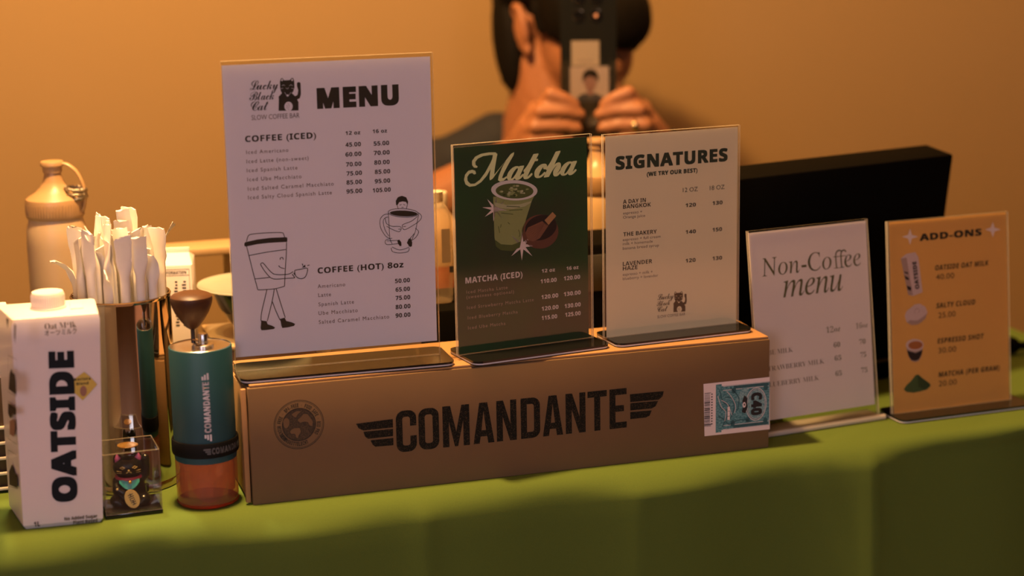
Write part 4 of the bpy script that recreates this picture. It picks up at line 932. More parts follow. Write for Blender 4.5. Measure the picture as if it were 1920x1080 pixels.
# slanted one-piece stand
def slanted_stand():
    yaw, lean, w, h = .4206, .1453, .1502, .2197
    t = thing('menu_stand', 'slanted clear stand with plain pink-white Non-Coffee menu sheet beside the cardboard box', 'menu stand', (.2627, 1.9383, TZ), yaw)
    L = Matrix.Translation((0, 0, .003)) @ Matrix.Rotation(-lean, 4, 'X')
    mb = MB(acrylic, acrylic_edge); mb.T = L; h -= .0034; pane(mb, w, h, -.0016, 0.0, z0=.003); mb.build('front_pane', t)
    mb = MB(acrylic, acrylic_edge); mb.T = L; pane(mb, w, h, .0016, .0032, z0=.003); mb.build('back_pane', t)
    mb = MB(paper_non, sheet_back); mb.T = L; x0, z0, x1, z1 = 0.0004, .0155, .1496, .2172
    mb.face([mb.V(p) for p in ((x0, .0004, z0), (x1-.003, .0004, z0), (x1, .0004, z1), (x0, .0004, z1))])
    mb.use(sheet_back); mb.face([mb.V(p) for p in ((x0, .0009, z0), (x0, .0009, z1), (x1, .0009, z1), (x1-.003, .0009, z0))])
    sh = mb.build('menu_sheet', t, sharp=0)
    print_groups('non', sh, L @ Matrix.Translation((0, .0004, 0)), paper_non, d0=.00006)
    mb = MB(acrylic_edge)
    mb.tube([(0, .0012, .0032), (w+.0085, .0012, .0032)], .0031, n=16)
    mb.build('rounded_bottom_bend', t, label='rounded bright lower bend of the clear stand')
    mb = MB(acrylic, acrylic_edge); mb.use(acrylic_edge); mb.box((0, .001, .0002), (w+.0085, .034, .0032), .0005); mb.build('foot_plate', t, label='clear foot plate behind the bend')
slanted_stand()

# ------------------------------------------------------------------ oat drink carton
carton_w = mat('carton_white', (.78, .71, .70), .42, var=.02, scale=12, bump=.04, coat=.1)
def oat_carton():
    y = .2555
    t = thing('drink_carton', 'white oat drink carton with big black vertical lettering at the left front', 'carton', (-.4622, 1.6894, TZ), y)
    # the box is a little skewed: left face back corner measured on the cloth
    lx, ly = -.0123*1.0, .0664
    w, h = .0732, .2036
    mb = MB(carton_w)
    zs = [0, .004, .03, .06, .09, .12, .15, .18, h-.006, h-.0015, h]
    rings = []
    for z in zs:
        k = .0025 if z in (0,) else (.0012 if z == h-.0015 else (.004 if z == h else 0))
        b = .0012*math.sin(PI*z/h)
        c = [(k, k), (w/2, k-b), (w-k, k), (w-k+lx*.0+b, ly/2), (w-k+lx+.012, ly-k), (w/2+lx/2, ly-k), (lx+k, ly-k), (lx/2-b+k, ly/2)]
        rings.append([mb.V((p[0], p[1], z)) for p in c])
    for A, B in zip(rings, rings[1:]):
        for i in range(8): mb.face([A[i], A[(i+1) % 8], B[(i+1) % 8], B[i]])
    for q in rings:                                                     # the filled pack flares a little and leans to the right
        for v in q: v.co.x += v.co.z/h * (.003 + .0066*v.co.x/w)
    mb.face(rings[0][::-1]); mb.face(rings[-1]); body = mb.build('carton_body', t, sharp=30)
    cap_m = mat('cap_white', (.80, .74, .72), .4, var=.02)
    mb = MB(cap_m); prof = [(.0165, 0), (.0165, .0015), (.0152, .002), (.0152, .0135), (.0142, .0155), (0, .0156)]; mb.lathe(prof, 36)
    for i in range(48):
        a = 2*PI*i/48; mb.tube([(.0152*math.cos(a), .0152*math.sin(a), .003), (.0152*math.cos(a), .0152*math.sin(a), .0125)], .0005, n=4)
    mb.build('screw_cap', t, loc=(.0375, .036, h))
    mb = MB(carton_w); mb.box((.057, .020, h-.0006), (.069, .050, h+.0012), .0006); mb.build('folded_ear', t)
    T = Matrix.Translation((0, -.0013, 0))
    print_groups('carton', body, T, carton_w, d0=.0001)
    # narrow left face
    ang = math.atan2(-ly, -lx)
    T2 = Matrix.Translation((lx, ly, 0)) @ Matrix.Rotation(math.atan2(-ly, -lx), 4, 'Z') @ Matrix.Translation((0, -.0012, 0))
    print_groups('cartonside', body, T2, carton_w, d0=.0001)
oat_carton()

# ------------------------------------------------------------------ hand grinder
def hand_grinder():
    t = thing('hand_coffee_grinder', 'teal hand coffee grinder with wooden knob and amber jar, left of the box', 'coffee grinder', (-.3005, 1.7664, TZ), 0)
    t.scale = (1.022, 1.022, 1.0)
    teal_body = mat('teal_coating', (.012, .072, .090), .5, var=.05, scale=30)
    steel = mat('brushed_steel', (.62, .58, .54), .25, 1.0, var=.1, scale=300)
    amber = clear_mat('amber_glass', (.96, .62, .42), body=.30, body_color=(.74, .40, .25), rough=.06, ior=1.5)
    amber_base = clear_mat('red_amber_base', (.75, .16, .08), body=.4, body_color=(.55, .08, .04), rough=.08)
    mb = MB(amber); mb.lathe([(0, .0105), (.024, .0105), (.0262, .013), (.0266, .0465), (.0288, .047), (.0292, .044), (.0292, .008), (.0285, .004), (0, .004)], 56); jar = mb.build('amber_jar', t)
    mb = MB(amber_base); mb.lathe([(0, .0002), (.0275, .0002), (.0292, .0016), (.0294, .0032), (.0284, .0040), (0, .0040)], 56); mb.build('jar_base', t, label='dark red base ring of the amber jar')
    mb = MB(teal_body); mb.lathe([(.0262, .0455), (.0291, .0455), (.0293, .047), (.0296, .1555), (.0292, .1564), (.0284, .1566)], 72); body = mb.build('grinder_body', t)
    mb = MB(steel); mb.lathe([(.0284, .1566), (.0280, .1569), (.0275, .1560), (.010, .1560), (.0, .1562)], 64); mb.build('top_plate', t)
    rub = mat('black_rubber', (.005, .0055, .0055), .7, spec=.2)
    mb = MB(rub); mb.lathe([(.0295, .0515), (.0312, .052), (.0316, .054), (.0316, .0645), (.0311, .0662), (.0296, .0665)], 72); band = mb.build('rubber_band', t)
    hub = (.0035, -.002)
    mb = MB(steel); mb.lathe([(.0098, .1560), (.0098, .1583), (.0088, .1590), (.0046, .1592), (.0046, .1675), (.004, .1686), (0, .1688)], 32, hub); mb.build('hub', t)
    kx, ky = -.0070, .006
    mb = MB(steel); mb.tube([(hub[0], hub[1], .1602), (hub[0]-.005, hub[1]+.004, .1606), (kx, ky, .161)], .0022, n=8, flat=.6); mb.build('crank_arm', t)
    mb = MB(mat('knob_pin_steel', (.08, .075, .07), .3, .9)); mb.tube([(kx, ky, .1575), (kx, ky, .176)], .0021, n=12); mb.build('knob_pin', t)
    wood = mat('dark_walnut', (.050, .021, .010), .42, color2=(.085, .036, .016), scale=40, stretch=(1, 1, .15), spec=.3)
    mb = MB(wood); mb.lathe([(0, .1712), (.003, .1712), (.006, .1735), (.0115, .1805), (.0160, .188), (.0190, .1955), (.0199, .2005), (.0194, .2035), (.017, .2055), (.012, .2072), (.006, .2082), (0, .2085)], 40, (kx, ky)); mb.build('wooden_knob', t)
    # lettering wrapped round the sleeve, reading upwards
    white = mat('print_silver', (.72, .70, .74), .4, var=.03)
    view = math.atan2(-1.7664, .303)                                  # direction from the axis to the camera
    def wrap(mb, string, style, r, a0, z0, length, cap, vertical=True):
        vs, fs, x0, x1, c, off = glyphs(string, style)
        sx = length/(x1-x0); sy = cap/c; nv = []
        for x, y in vs:
            X, Y = (x-x0)*sx, (y+off)*sy
            if vertical: a = a0 - Y/r; z = z0 + X
            else: a = a0 + X/r; z = z0 + Y
            nv.append(mb.V((r*math.cos(a), r*math.sin(a), z)))
        for f in fs: mb.face([nv[i] for i in f])
    mb = MB(white); a_txt = view + math.asin(12.5/59)
    wrap(mb, 'COMANDANTE', 'heavy', .02985, a_txt, .0775, .0500, .0064)
    for z0, sg in ((.0690, 1), (.1295, 1)):
        for k, (u, l) in enumerate(((.0, .0066), (.0026, .0052), (.0049, .0036))):
            lo = z0 + (.0066-l if z0 < .1 else 0)
            q = []
            for dz, da in ((0, .0), (l, 0), (l, .0018), (0, .0018)):
                a = a_txt - (u+da)/.02985; q.append(mb.V((.02985*math.cos(a), .02985*math.sin(a), lo+dz)))
            mb.face(q)
    mb.build('sleeve_lettering', body, sharp=0)
    mb = MB(mat('print_faint_grey', (.10, .11, .115), .5)); wrap(mb, 'COMANDANTE', 'heavy', .0318, view + .18, .0562, .040, .0062, False)
    for k, (z, l) in enumerate(((.0604, .0068), (.0583, .0052), (.0562, .0036))):
        q = []
        for dx, dz in ((-l, 0), (0, 0), (0, .0017), (-l, .0017)):
            a = view + .15 + dx/.0318; q.append(mb.V((.0318*math.cos(a), .0318*math.sin(a), z+dz)))
        mb.face(q)
    mb.build('band_lettering', band, sharp=0)
hand_grinder()

# ------------------------------------------------------------------ steel canister and wrapped straws
CX, CY, CR = -.388, 1.834, .0488
def canister():
    t = thing('steel_canister', 'tall mirror-polished steel canister full of wrapped straws, behind the carton', 'canister', (CX, CY, TZ))
    chrome = mat('polished_steel', (.50, .46, .42), .07, 1.0, var=.03, scale=6)
    mb = MB(chrome); mb.lathe([(0, .004), (.0460, .004), (.0462, .006), (.0464, .1925), (.0472, .1935), (CR, .1925), (CR, .009), (CR, .006)], 96); mb.build('canister_wall', t)
    warm = mat('base_ring_lit_steel', (.60, .47, .38), .18, 1.0, var=.05, scale=60)  # warm tint in the steel paints the warm light on the ring
    mb = MB(warm); mb.lathe([(0, .0003), (.0475, .0003), (.0492, .0012), (.0494, .0078), (CR, .0088)], 96); mb.build('base_ring', t)
    mb = MB(chrome); mb.lathe([(.0466, .1927), (.0474, .1945), (.0486, .1945), (.0494, .1935), (.0490, .1915), (CR-.0002, .1908)], 96); mb.build('rolled_rim', t)
canister()
paper_straw = mat('straw_wrap_paper', (.78, .735, .68), .65, var=.05, scale=120, bump=.06)
def straw_mesh(length, seed, tail=None, bend=None):
    """paper sleeve: round where the straw is, flat crimped flag above it; +x is the way the flag bends"""
    rnd = random.Random(seed); mb = MB(paper_straw)
    n = 14; L = length
    tip = tail or rnd.uniform(.036, .048); bend = rnd.choice((-.4, -.2, .0, .15, .3, .6)) if bend is None else bend; az = rnd.choice((PI/2, PI/2, 1.1, 2.1, .5)); tw = rnd.uniform(-.7, .7)
    R = .0044
    secs = [(0, R, R, 0)] + [(L*k/8, R, R, 0) for k in range(1, 8)]
    secs += [(L, R*1.08, R*.98, 0), (L+.005, R*1.3, R*.80, .08), (L+.011, R*1.6, R*.42, .22), (L+.017, R*1.75, R*.20, .38), (L+.017+(tip-.017)*.35, R*1.82, R*.12, .55), (L+.017+(tip-.017)*.7, R*1.84, R*.12, .80), (L+tip, R*1.84, R*.12, 1.0)]
    rings = []
    for z, a, b, k in secs:
        q = []
        ox = bend * tip*.42 * k*k; dz = -abs(bend)*tip*.16*k*k*k
        for i in range(n):
            p = 2*PI*i/n; x, y = a*math.cos(p), b*math.sin(p)
            cr = rnd.uniform(-.0007, .0007) if k > .3 else 0
            aa = az + tw*k
            zz = z + dz + (x*.45*math.sin(seed*1.7)*k*k if k > .5 else 0) + (cr*2 if k >= 1 else 0)
            q.append(mb.V((x*math.cos(aa) - y*math.sin(aa) + ox + cr, x*math.sin(aa) + y*math.cos(aa) + cr, zz)))
        rings.append(q)
    for A, B in zip(rings, rings[1:]):
        for i in range(n): mb.face([A[i], A[(i+1) % n], B[(i+1) % n], B[i]])
    mb.face(rings[0][::-1]); mb.face(rings[-1])
    return mb
def straws():
    spots = [(0, 0, 0.3)]
    for r0, r1, n, ph in ((.0090, .0110, 6, .2), (.0180, .0215, 11, .05), (.0270, .0312, 14, .12), (.0360, .0410, 16, .3)):
        for k in range(n): spots.append((r0, r1, 2*PI*k/n + ph))
    rnd = random.Random(5); first = []
    for i in range(12): first.append(straw_mesh(.206 + .0035*(i % 5), 11+i).build('wrapped_straw', sharp=50))
    lean_l = straw_mesh(.190, 41, tail=.044, bend=1.1).build('wrapped_straw', sharp=50)
    lean_r = straw_mesh(.214, 43, tail=.046, bend=.7).build('wrapped_straw', sharp=50)
    low_f = straw_mesh(.186, 47, tail=.034, bend=.4).build('wrapped_straw', sharp=50)
    view = math.atan2(-CY, -CX)
    outer = [s for s in spots if s[0] > .03]
    near = lambda ang: min(outer, key=lambda s: abs(math.atan2(math.sin(s[2]-ang), math.cos(s[2]-ang))))
    picks = {near(view - 1.45): (lean_l, 'paper-wrapped straw whose wrapper tail hangs out low on the left of the canister'),
             near(view + 1.62): (lean_r, 'paper-wrapped straw with its tail bent out to the right of the bundle'),
             near(view - .25): (low_f, 'short paper-wrapped straw sitting lower than the others at the front of the bundle')}
    used = set()
    for i, sp_ in enumerate(spots):
        r0, r1, a = sp_
        lab = 'white paper-wrapped straw standing upright in the bundle in the steel canister'
        if sp_ in picks: o, lab = picks[sp_]
        else:
            src = first[i % 12]
            if i % 12 in used:
                o = src.copy(); COL.objects.link(o)
            else: o = src; used.add(i % 12)
        jt = rnd.uniform(-.035, .035) if r0 > .03 else rnd.uniform(-.015, .015)
        base = Vector((CX + r0*math.cos(a), CY + r0*math.sin(a), TZ+.0056)); rim = Vector((CX + r1*math.cos(a+jt), CY + r1*math.sin(a+jt), TZ+.193))
        d = (rim-base).normalized(); out = Vector((math.cos(a), math.sin(a), 0)); x = (out - d*out.dot(d)).normalized()
        if sp_ not in picks:
            cv = Vector((-CX, -CY, 0)).normalized(); x = (cv - d*cv.dot(d)).normalized(); x = Matrix.Rotation(rnd.uniform(-1.0, 1.0), 3, d) @ x
        y = d.cross(x); k = 1.0 if sp_ in picks else 1 + rnd.uniform(-.06, .025) + .035*max(0, math.sin(a - view + PI)*0 - math.cos(a - view))
        o.matrix_world = Matrix(((x.x, y.x, d.x*k, base.x), (x.y, y.y, d.y*k, base.y), (x.z, y.z, d.z*k, base.z), (0, 0, 0, 1)))
        tag(o, lab, 'straw', 'paper-wrapped straws in the steel canister')
straws()

# ------------------------------------------------------------------ lucky cat figurine in its clear cube
def cat_cube():
    yaw = .33; w, dp, h = .0530, .0490, .0640
    c0 = Vector((-.3893, 1.7143, TZ))
    t = thing('display_cube', 'small clear display cube holding a black cat figurine, between carton and grinder', 'display cube', c0, yaw)
    mb = MB(acrylic, acrylic_edge)
    w_ = .0014
    for a, b in (((0, 0, .004), (w, w_, h)), ((0, dp-w_, .004), (w, dp, h)), ((0, w_, .004), (w_, dp-w_, h)), ((w-w_, w_, .004), (w, dp-w_, h)), ((w_, w_, h-w_), (w-w_, dp-w_, h))): mb.use(acrylic); mb.box(a, b)
    mb.build('clear_cover', t)
    mb = MB(clear_mat('cube_edge', (.9, .9, .88), body=.22, body_color=(.7, .62, .5), rough=.1))
    for p, q in (((0,0,h),(w,0,h)),((0,dp,h),(w,dp,h)),((0,0,h),(0,dp,h)),((w,0,h),(w,dp,h)),((0,0,.004),(0,0,h)),((w,0,.004),(w,0,h)),((0,0,.004),(w,0,.004)),((w,dp,.004),(w,dp,h))): mb.tube([p, q], .00045, n=6)
    mb.build('cover_edges', t, label='bright polished edges of the clear cover')
    mb = MB(gloss_black); mb.box((-.0006, -.0006, 0), (w+.0006, dp+.0006, .0042), .0006); mb.build('base_plate', t, label='black base plate')
    gold = mat('gold_foil', (.75, .42, .10), .3, .9, var=.1, scale=300)
    mb = MB(gold); mb.lathe([(0, h+.0004), (.0098, h+.0004), (.0098, h+.0001)], 28, (.027, .0245)); mb.lathe([(.0075, h+.0007), (.0092, h+.0007)], 28, (.027, .0245)); mb.lathe([(0, h+.0008), (.004, h+.0007)], 20, (.027, .0245)); mb.build('gold_sticker', t)
    # figurine
    f = thing('cat_figurine', 'black beckoning cat figurine with pink ears and gold coin inside the clear cube', 'figurine', c0 + Matrix.Rotation(yaw, 3, 'Z') @ Vector((.0265, .026, .0042)), yaw - .10)
    mb = MB()
    mb.ball((0, .003, .0135), (.0165, .0125, .0135)); mb.ball((0, 0, .024), (.0125, .010, .010)); mb.ball((0, -.001, .0385), (.0148, .0115, .0112), seg=20, rings=14)
    mb.ball((-.0125, -.004, .006), (.0072, .0085, .006)); mb.ball((.0125, -.004, .006), (.0072, .0085, .006))
    mb.ball((-.0095, -.0085, .004), (.004, .005, .004)); mb.ball((.0095, -.0085, .004), (.004, .005, .004))
    for sx in (-1, 1): mb.tube([(sx*.0088, 0, .0435), (sx*.0098, -.001, .0490), (sx*.0103, -.0015, .0535)], [.0056, .0042, .0008], n=12, flat=.6)
    mb.limb([(.0115, -.001, .026), (.0158, -.002, .030), (.0170, -.0025, .040), (.0162, -.0045, .0465)], [.0046, .0042, .0036, .0042])
    mb.limb([(-.0115, -.002, .025), (-.0125, -.0085, .0195), (-.006, -.0115, .0155)], [.0044, .0038, .0036])
    mb.tube([(.011, .012, .006), (.0165, .011, .010), (.017, .010, .016)], [.003, .0028, .002])
    me = remesh(mb, .0006, 3, [mat('glossy_black_glaze', (.005, .006, .0055), .25, spec=.3)]); link_mesh('cat_body', me, f)
    pink = mat('ear_pink', (.42, .08, .20), .4); mb = MB(pink)
    for sx in (-1, 1): mb.tube([(sx*.0090, -.0036, .0450), (sx*.0098, -.0040, .0485), (sx*.0102, -.0034, .0520)], [.0036, .0027, .0004], n=10, flat=.35)
    mb.build('inner_ears', f, label='pink inner ears')
    mb = MB(mat('collar_red', (.38, .035, .07), .4)); mb.tube([(.0118*math.cos(a), -.001+.0100*math.sin(a), .0290+.0006*math.sin(a)) for a in [2*PI*i/28 for i in range(28)]], .0016, n=8, closed=True); mb.build('collar', f, label='red collar')
    mb = MB(mat('bib_turquoise', (.02, .36, .38), .3, color2=(.03, .20, .12), scale=120)); 
    g = []
    for i in range(9):
        x = -.0095 + .019*i/8; row = []
        for j in range(5):
            z = .0282 - (.0088*(1-(x/.0105)**2) + .0005)*j/4
            row.append(mb.V((x, -.0085 - .0030*math.sqrt(max(0, 1-(x/.0125)**2)) - .0006*j, z)))
        g.append(row)
    for i in range(8):
        for j in range(4): mb.face([g[i][j], g[i][j+1], g[i+1][j+1], g[i+1][j]])
    mb.build('bib', f, sharp=0, label='turquoise bib')
    mb = MB(gold); mb.ball((.0005, -.0132, .0262), .0017); mb.build('bell', f)
    mb = MB(mat('coin_gold', (.62, .42, .12), .4, .3)); mb.T = Matrix.Translation((.0015, -.0158, .0105)) @ Matrix.Rotation(-.35, 4, 'Y') @ Matrix.Rotation(-.12, 4, 'X')
    ol = [(.0068*math.cos(a), .0092*math.sin(a)) for a in [2*PI*i/28 for i in range(28)]]
    a = [mb.V((x, 0, z)) for x, z in ol]; b = [mb.V((x, -.0016, z)) for x, z in ol]; mb.face(a); mb.face(b[::-1])
    for i in range(28): mb.face([a[i], a[(i+1) % 28], b[(i+1) % 28], b[i]])
    mb.use(black)
    for q in ([(-2.5, 4.5), (2.5, 4.5)], [(0, 5.8), (0, 2.2)], [(-2.5, 2.4), (2.6, 2.4)], [(-2, .6), (2, .6), (2, -1.6), (-2, -1.6), (-2, .6)], [(-2.4, -3.2), (2.4, -3.2)], [(0, -1.6), (0, -5.6)], [(-1.8, -5.6), (2, -5.2)]): mb.stroke(q, .8, .0018, False)
    mb.build('gold_coin', f, sharp=30)
    mb = MB(mat('face_gold', (.45, .33, .12), .4))
    for sx in (-1, 1):
        mb.tube([(sx*.0082, -.0107, .0402), (sx*.0058, -.0118, .0415), (sx*.0034, -.0123, .0402), (sx*.0058, -.0121, .0394)], .00035, n=5, closed=True)
        for k in range(2): mb.tube([(sx*.0068, -.0113, .0365-.0016*k), (sx*.0112, -.0088, .0370-.0022*k)], .0002, n=4)
        mb.ball((sx*.0164, -.0066, .0465) if sx > 0 else (-.0118, -.0118, .0195), .0013)
    mb.tube([(-.0025, -.0125, .0352), (0, -.0128, .0366), (.0025, -.0125, .0352)], .0003, n=5); mb.ball((0, -.0128, .0376), (.001, .0006, .0008))
    mb.build('face_markings', f)
cat_cube()

# ------------------------------------------------------------------ squeeze bottles
tan_cap = mat('tan_plastic', (.38, .235, .11), .38, var=.03, scale=15)
def squeeze_bottle(label, loc, rotz, fill_color, fluid=False):
    t = thing('squeeze_bottle', label, 'squeeze bottle', loc, rotz)
    body_m = mat('bottle_milky_' + ('b' if fluid else 'a'), fill_color, .4, var=.03, scale=10, sss=.15)
    mb = MB(body_m); mb.lathe([(0, .0003), (.030, .0003), (.0325, .003), (.0328, .01), (.0328, .205), (.0322, .222), (.0300, .230), (.0285, .236)], 48); mb.build('bottle_body', t)
    if fluid:
        mb = MB(mat('syrup_band', (.42, .19, .07), .4, color2=(.58, .32, .14), scale=70)); mb.lathe([(.0330, .010), (.0330, .186)], 48); mb.build('syrup_level', t, label='brownish lower part where the syrup shows through')
    mb = MB(tan_cap); mb.lathe([(.0302, .2345), (.0312, .236), (.0314, .252), (.0306, .2555)], 48)
    for i in range(60):
        a = 2*PI*i/60; mb.tube([(.0314*math.cos(a), .0314*math.sin(a), .238), (.0314*math.cos(a), .0314*math.sin(a), .251)], .0005, n=4)
    mb.build('screw_collar', t)
    mb = MB(tan_cap); mb.lathe([(.0306, .2553), (.0285, .2572), (.0205, .262), (.0145, .2680), (.0110, .2745), (.0092, .2815), (.0088, .285)], 40); mb.build('nozzle_cone', t)
    mb = MB(tan_cap); mb.lathe([(.0088, .284), (.0104, .2842), (.0108, .2905), (.0126, .2915), (.0128, .2945), (.0118, .2962), (0, .2968)], 32)
    cap = mb.build('nozzle_cap', t)
    mb = MB(tan_cap); P = spline([(.010, 0, .2938), (.018, 0, .2925), (.027, 0, .285), (.0335, 0, .271), (.0352, 0, .258), (.0338, 0, .247), (.0314, 0, .2415)], 5)
    mb.tube(P, .0034, n=10, flat=.45); mb.build('cap_strap', cap)
    return t
squeeze_bottle('squeeze bottle with tan nozzle cap and strap, behind the straws', (-.4994, 2.05, TZ), -.12, (.46, .34, .21))
squeeze_bottle('squeeze bottle with tan cap seen between the matcha and signatures stands', (.1015, 2.155, TZ), 2.4, (.50, .34, .17), True)
# two knobbly metal rings hooked on the cap strap
rg = thing('metal_rings', 'stack of knobbly silver rings hooked on the squeeze bottle cap strap', 'rings', (-.4745, 2.046, TZ+.2555), 0)
ring_m = mat('dark_silver', (.30, .26, .20), .28, 1.0, var=.4, scale=700, bump=.8)
for k, (dz, tl, dx) in enumerate(((.0, .16, .0), (.0055, -.05, -.0006), (.0105, -.12, .0))):
    mb = MB(ring_m); P = []
    for i in range(36):
        a = 2*PI*i/36; P.append((.0108*math.cos(a)+dx, .0108*math.sin(a), dz + .0108*math.cos(a)*math.sin(tl) + .0004*math.sin(9*a)))
    mb.tube(P, [.0021 + .0005*math.sin(12*2*PI*i/36 + k) for i in range(36)], n=8, closed=True); mb.build('ring', rg)

# ------------------------------------------------------------------ milk carton with nutrition panel
def milk_carton():
    t = thing('milk_carton', 'white carton with printed nutrition panel and folded top, behind the grinder', 'carton', (-.4130, 1.974, TZ), .10)
    w, d, h = .0715, .058, .192
    mb = MB(carton_w); mb.box((0, 0, .0003), (w, d, h), .0012); body = mb.build('carton_body', t)
    mb = MB(carton_w)
    v = [mb.V(p) for p in ((0, .002, h-.0003), (w+.001, .002, h-.0003), (w-.004, .030, h+.009), (.004, .030, h+.009), (0, d-.002, h-.0003), (w, d-.002, h-.0003))]
    mb.face([v[0], v[1], v[2], v[3]]); mb.face([v[3], v[2], v[5], v[4]]); mb.face([v[1], v[5], v[2]]); mb.face([v[0], v[3], v[4]])
    mb.box((.003, .028, h+.006), (w-.003, .0305, h+.014), .0004); mb.build('folded_top', t)
    dark = mat('print_dark', (.03, .022, .016), .6); mb = MB(dark); d_ = .0002
    mb.stroke([(4, 181), (69, 181)], .5, d_, False); mb.stroke([(4, 187.5), (69, 187.5)], .5, d_, False); mb.stroke([(69, 120), (69, 187.5)], .4, d_, False)
    mb.text('NUTRITION INFORMATION', 'bold', 20, 182.6, 46, 3.2, 0, d_)
    rnd = random.Random(2)
    for c in (34, 44, 56, 65):
        for k in range(15):
            z = 174 - 3.4*k; l = rnd.uniform(2.2, 5.0) if c in (44, 65) else rnd.uniform(2, 4); mb.stroke([(c-l, z), (c, z)], 1.5, d_, False)
    for k in range(11):
        z = 100 - 2.6*k
        x = 6
        while x < 62:
            l = rnd.uniform(2, 7); mb.stroke([(x, z), (min(64, x+l), z)], .9, d_, False); x += l + .9
    mb.build('nutrition_print', body, sharp=0)
milk_carton()

# ------------------------------------------------------------------ pour-over corner: board, bowl, saucer, rail, capped jar
bamboo = mat('pale_bamboo', (.44, .30, .16), .5, var=.12, scale=14, stretch=(1, 8, 8))
blk = thing('wooden_block', 'tan wooden block carrying the black bowl, behind the grinder', 'block', st(.0, .190), YAW)
mb = MB(mat('tan_wood', (.32, .18, .08), .55, var=.12, scale=14, stretch=(1, 8, 8))); mb.box((0, 0, .0003), (.104, .108, .108), .003); mb.build('block_body', blk)
mb = MB(bamboo); mb.box((-.002, -.002, .1082), (.106, .110, .1135), .0015); mb.build('block_top', blk, label='paler top board')
dark_g = mat('black_ceramic', (.012, .012, .010), .22, coat=.3)
BX = st(.053, .245)
mb = MB(dark_g); mb.lathe([(0, .0004), (.020, .0004), (.0205, .003), (.030, .012), (.042, .030), (.0475, .046), (.048, .0500), (.0466, .0500), (.0455, .046), (.038, .026), (.026, .010), (0, .007)], 48)
bw = mb.build('bowl', loc=BX + Vector((0, 0, .1137))); tag(bw, 'black ceramic bowl with curved side, partly hidden by the MENU stand', 'bowl')
glass_rim = clear_mat('frosted_glass', (.93, .95, .90), body=.5, body_color=(.86, .86, .76), rough=.1)
sc_ = thing('glass_saucer', 'thin pale glass saucer with a small knob lying on the black bowl', 'saucer', BX + Vector((-.004, -.002, .1642)))
mb = MB(glass_rim); mb.lathe([(0, .0), (.046, .0), (.057, .0016), (.060, .0034), (.0595, .0046), (.056, .0032), (.046, .0016), (0, .0016)], 56); mb.build('saucer_plate', sc_)
mb = MB(glass_rim); mb.lathe([(.003, .0014), (.003, .004), (.005, .0065), (.004, .0092), (0, .0102)], 20, (.012, -.03)); mb.build('knob', sc_)
rl = thing('dripper_rail', 'pale wooden rail on posts standing behind the MENU stand', 'rail', st(-.055, .36), YAW)
mb = MB(bamboo); mb.box((-.002, 0, .178), (.26, .05, .187), .002); mb.build('rail_board', rl)
for sx in (.10, .24):
    mb = MB(bamboo); mb.tube([(sx, .025, .0003), (sx, .025, .178)], .007, n=14); mb.build('post', rl)
jr = thing('capped_jar', 'clear jar with a pale cap standing behind the left edge of the MENU stand', 'jar', st(.060, .328))
mb = MB(clear_mat('jar_glass', (.93, .93, .9), body=.12, rough=.05)); mb.lathe([(0, .0004), (.021, .0004), (.022, .003), (.022, .165), (.019, .178), (.017, .181)], 32); mb.build('jar_glass', jr)
mb = MB(mat('pale_cap', (.70, .60, .44), .45)); mb.lathe([(.0178, .1805), (.0186, .182), (.0188, .197), (.0175, .2005), (0, .2012)], 32); mb.build('cap', jr)
# kraft box with label, seen through the foot of the tallest stand
kb = thing('kraft_box', 'plain tan cardboard box with a dark label, low behind the MENU stand', 'box', st(.112, .150), YAW)
mb = MB(kraft); mb.box((0, 0, .0003), (.098, .10, .118), .0012); mb.build('carton_body', kb)
mb = MB(kraft_lit_edge); mb.box((-.0008, -.0008, .1182), (.0988, .1008, .1195), .0004); mb.build('lid', kb)
mb = MB(black); mb.fill([[(34, 97), (56, 97), (56, 107), (34, 107)]], .0002); mb.use(mat('print_dark', (.03, .022, .016)))
for k in range(4): mb.stroke([(64, 106-2.6*k), (92 - 4*(k % 2), 106-2.6*k)], 1.0, .0002, False)
mb.build('label', kb, sharp=0)

# ------------------------------------------------------------------ black equipment and small containers in the gaps
matte_black = mat('matte_black', (.0045, .0040, .0030), .85, var=.1, scale=30, spec=.02)
sc = thing('black_equipment_box', 'low black equipment box behind the gap between MENU and Matcha stands', 'equipment box', st(.215, .15), YAW)
mb = MB(matte_black); mb.box((0, 0, .004), (.115, .11, .142), .004); mb.build('housing', sc)
for sx in (.012, .103):
    for sy in (.012, .098):
        mb = MB(matte_black); mb.lathe([(0, .0002), (.006, .0002), (.006, .0045)], 12, (sx, sy)); mb.build('foot', sc)
mb = MB(mat('button_grey', (.06, .06, .06), .4)); mb.lathe([(0, .0004), (.006, 0.0003)], 16); b_ = mb.build('button', sc, loc=(.03, -.0005, .1)); b_.rotation_euler = (PI/2, 0, 0)
s2 = thing('black_equipment_box', 'taller black equipment box behind the Matcha and Signatures stands', 'equipment box', st(.350, .145), YAW)
mb = MB(matte_black); mb.box((0, 0, .004), (.125, .085, .202), .005); mb.build('housing', s2)
for sx in (.012, .113):
    for sy in (.012, .073):
        mb = MB(matte_black); mb.lathe([(0, .0002), (.006, .0002), (.006, .0045)], 12, (sx, sy)); mb.build('foot', s2)
mb = MB(mat('button_grey', (.06, .06, .06), .4)); mb.box((.02, -.0012, .15), (.10, .0006, .19), .0005); mb.build('display_panel', s2)
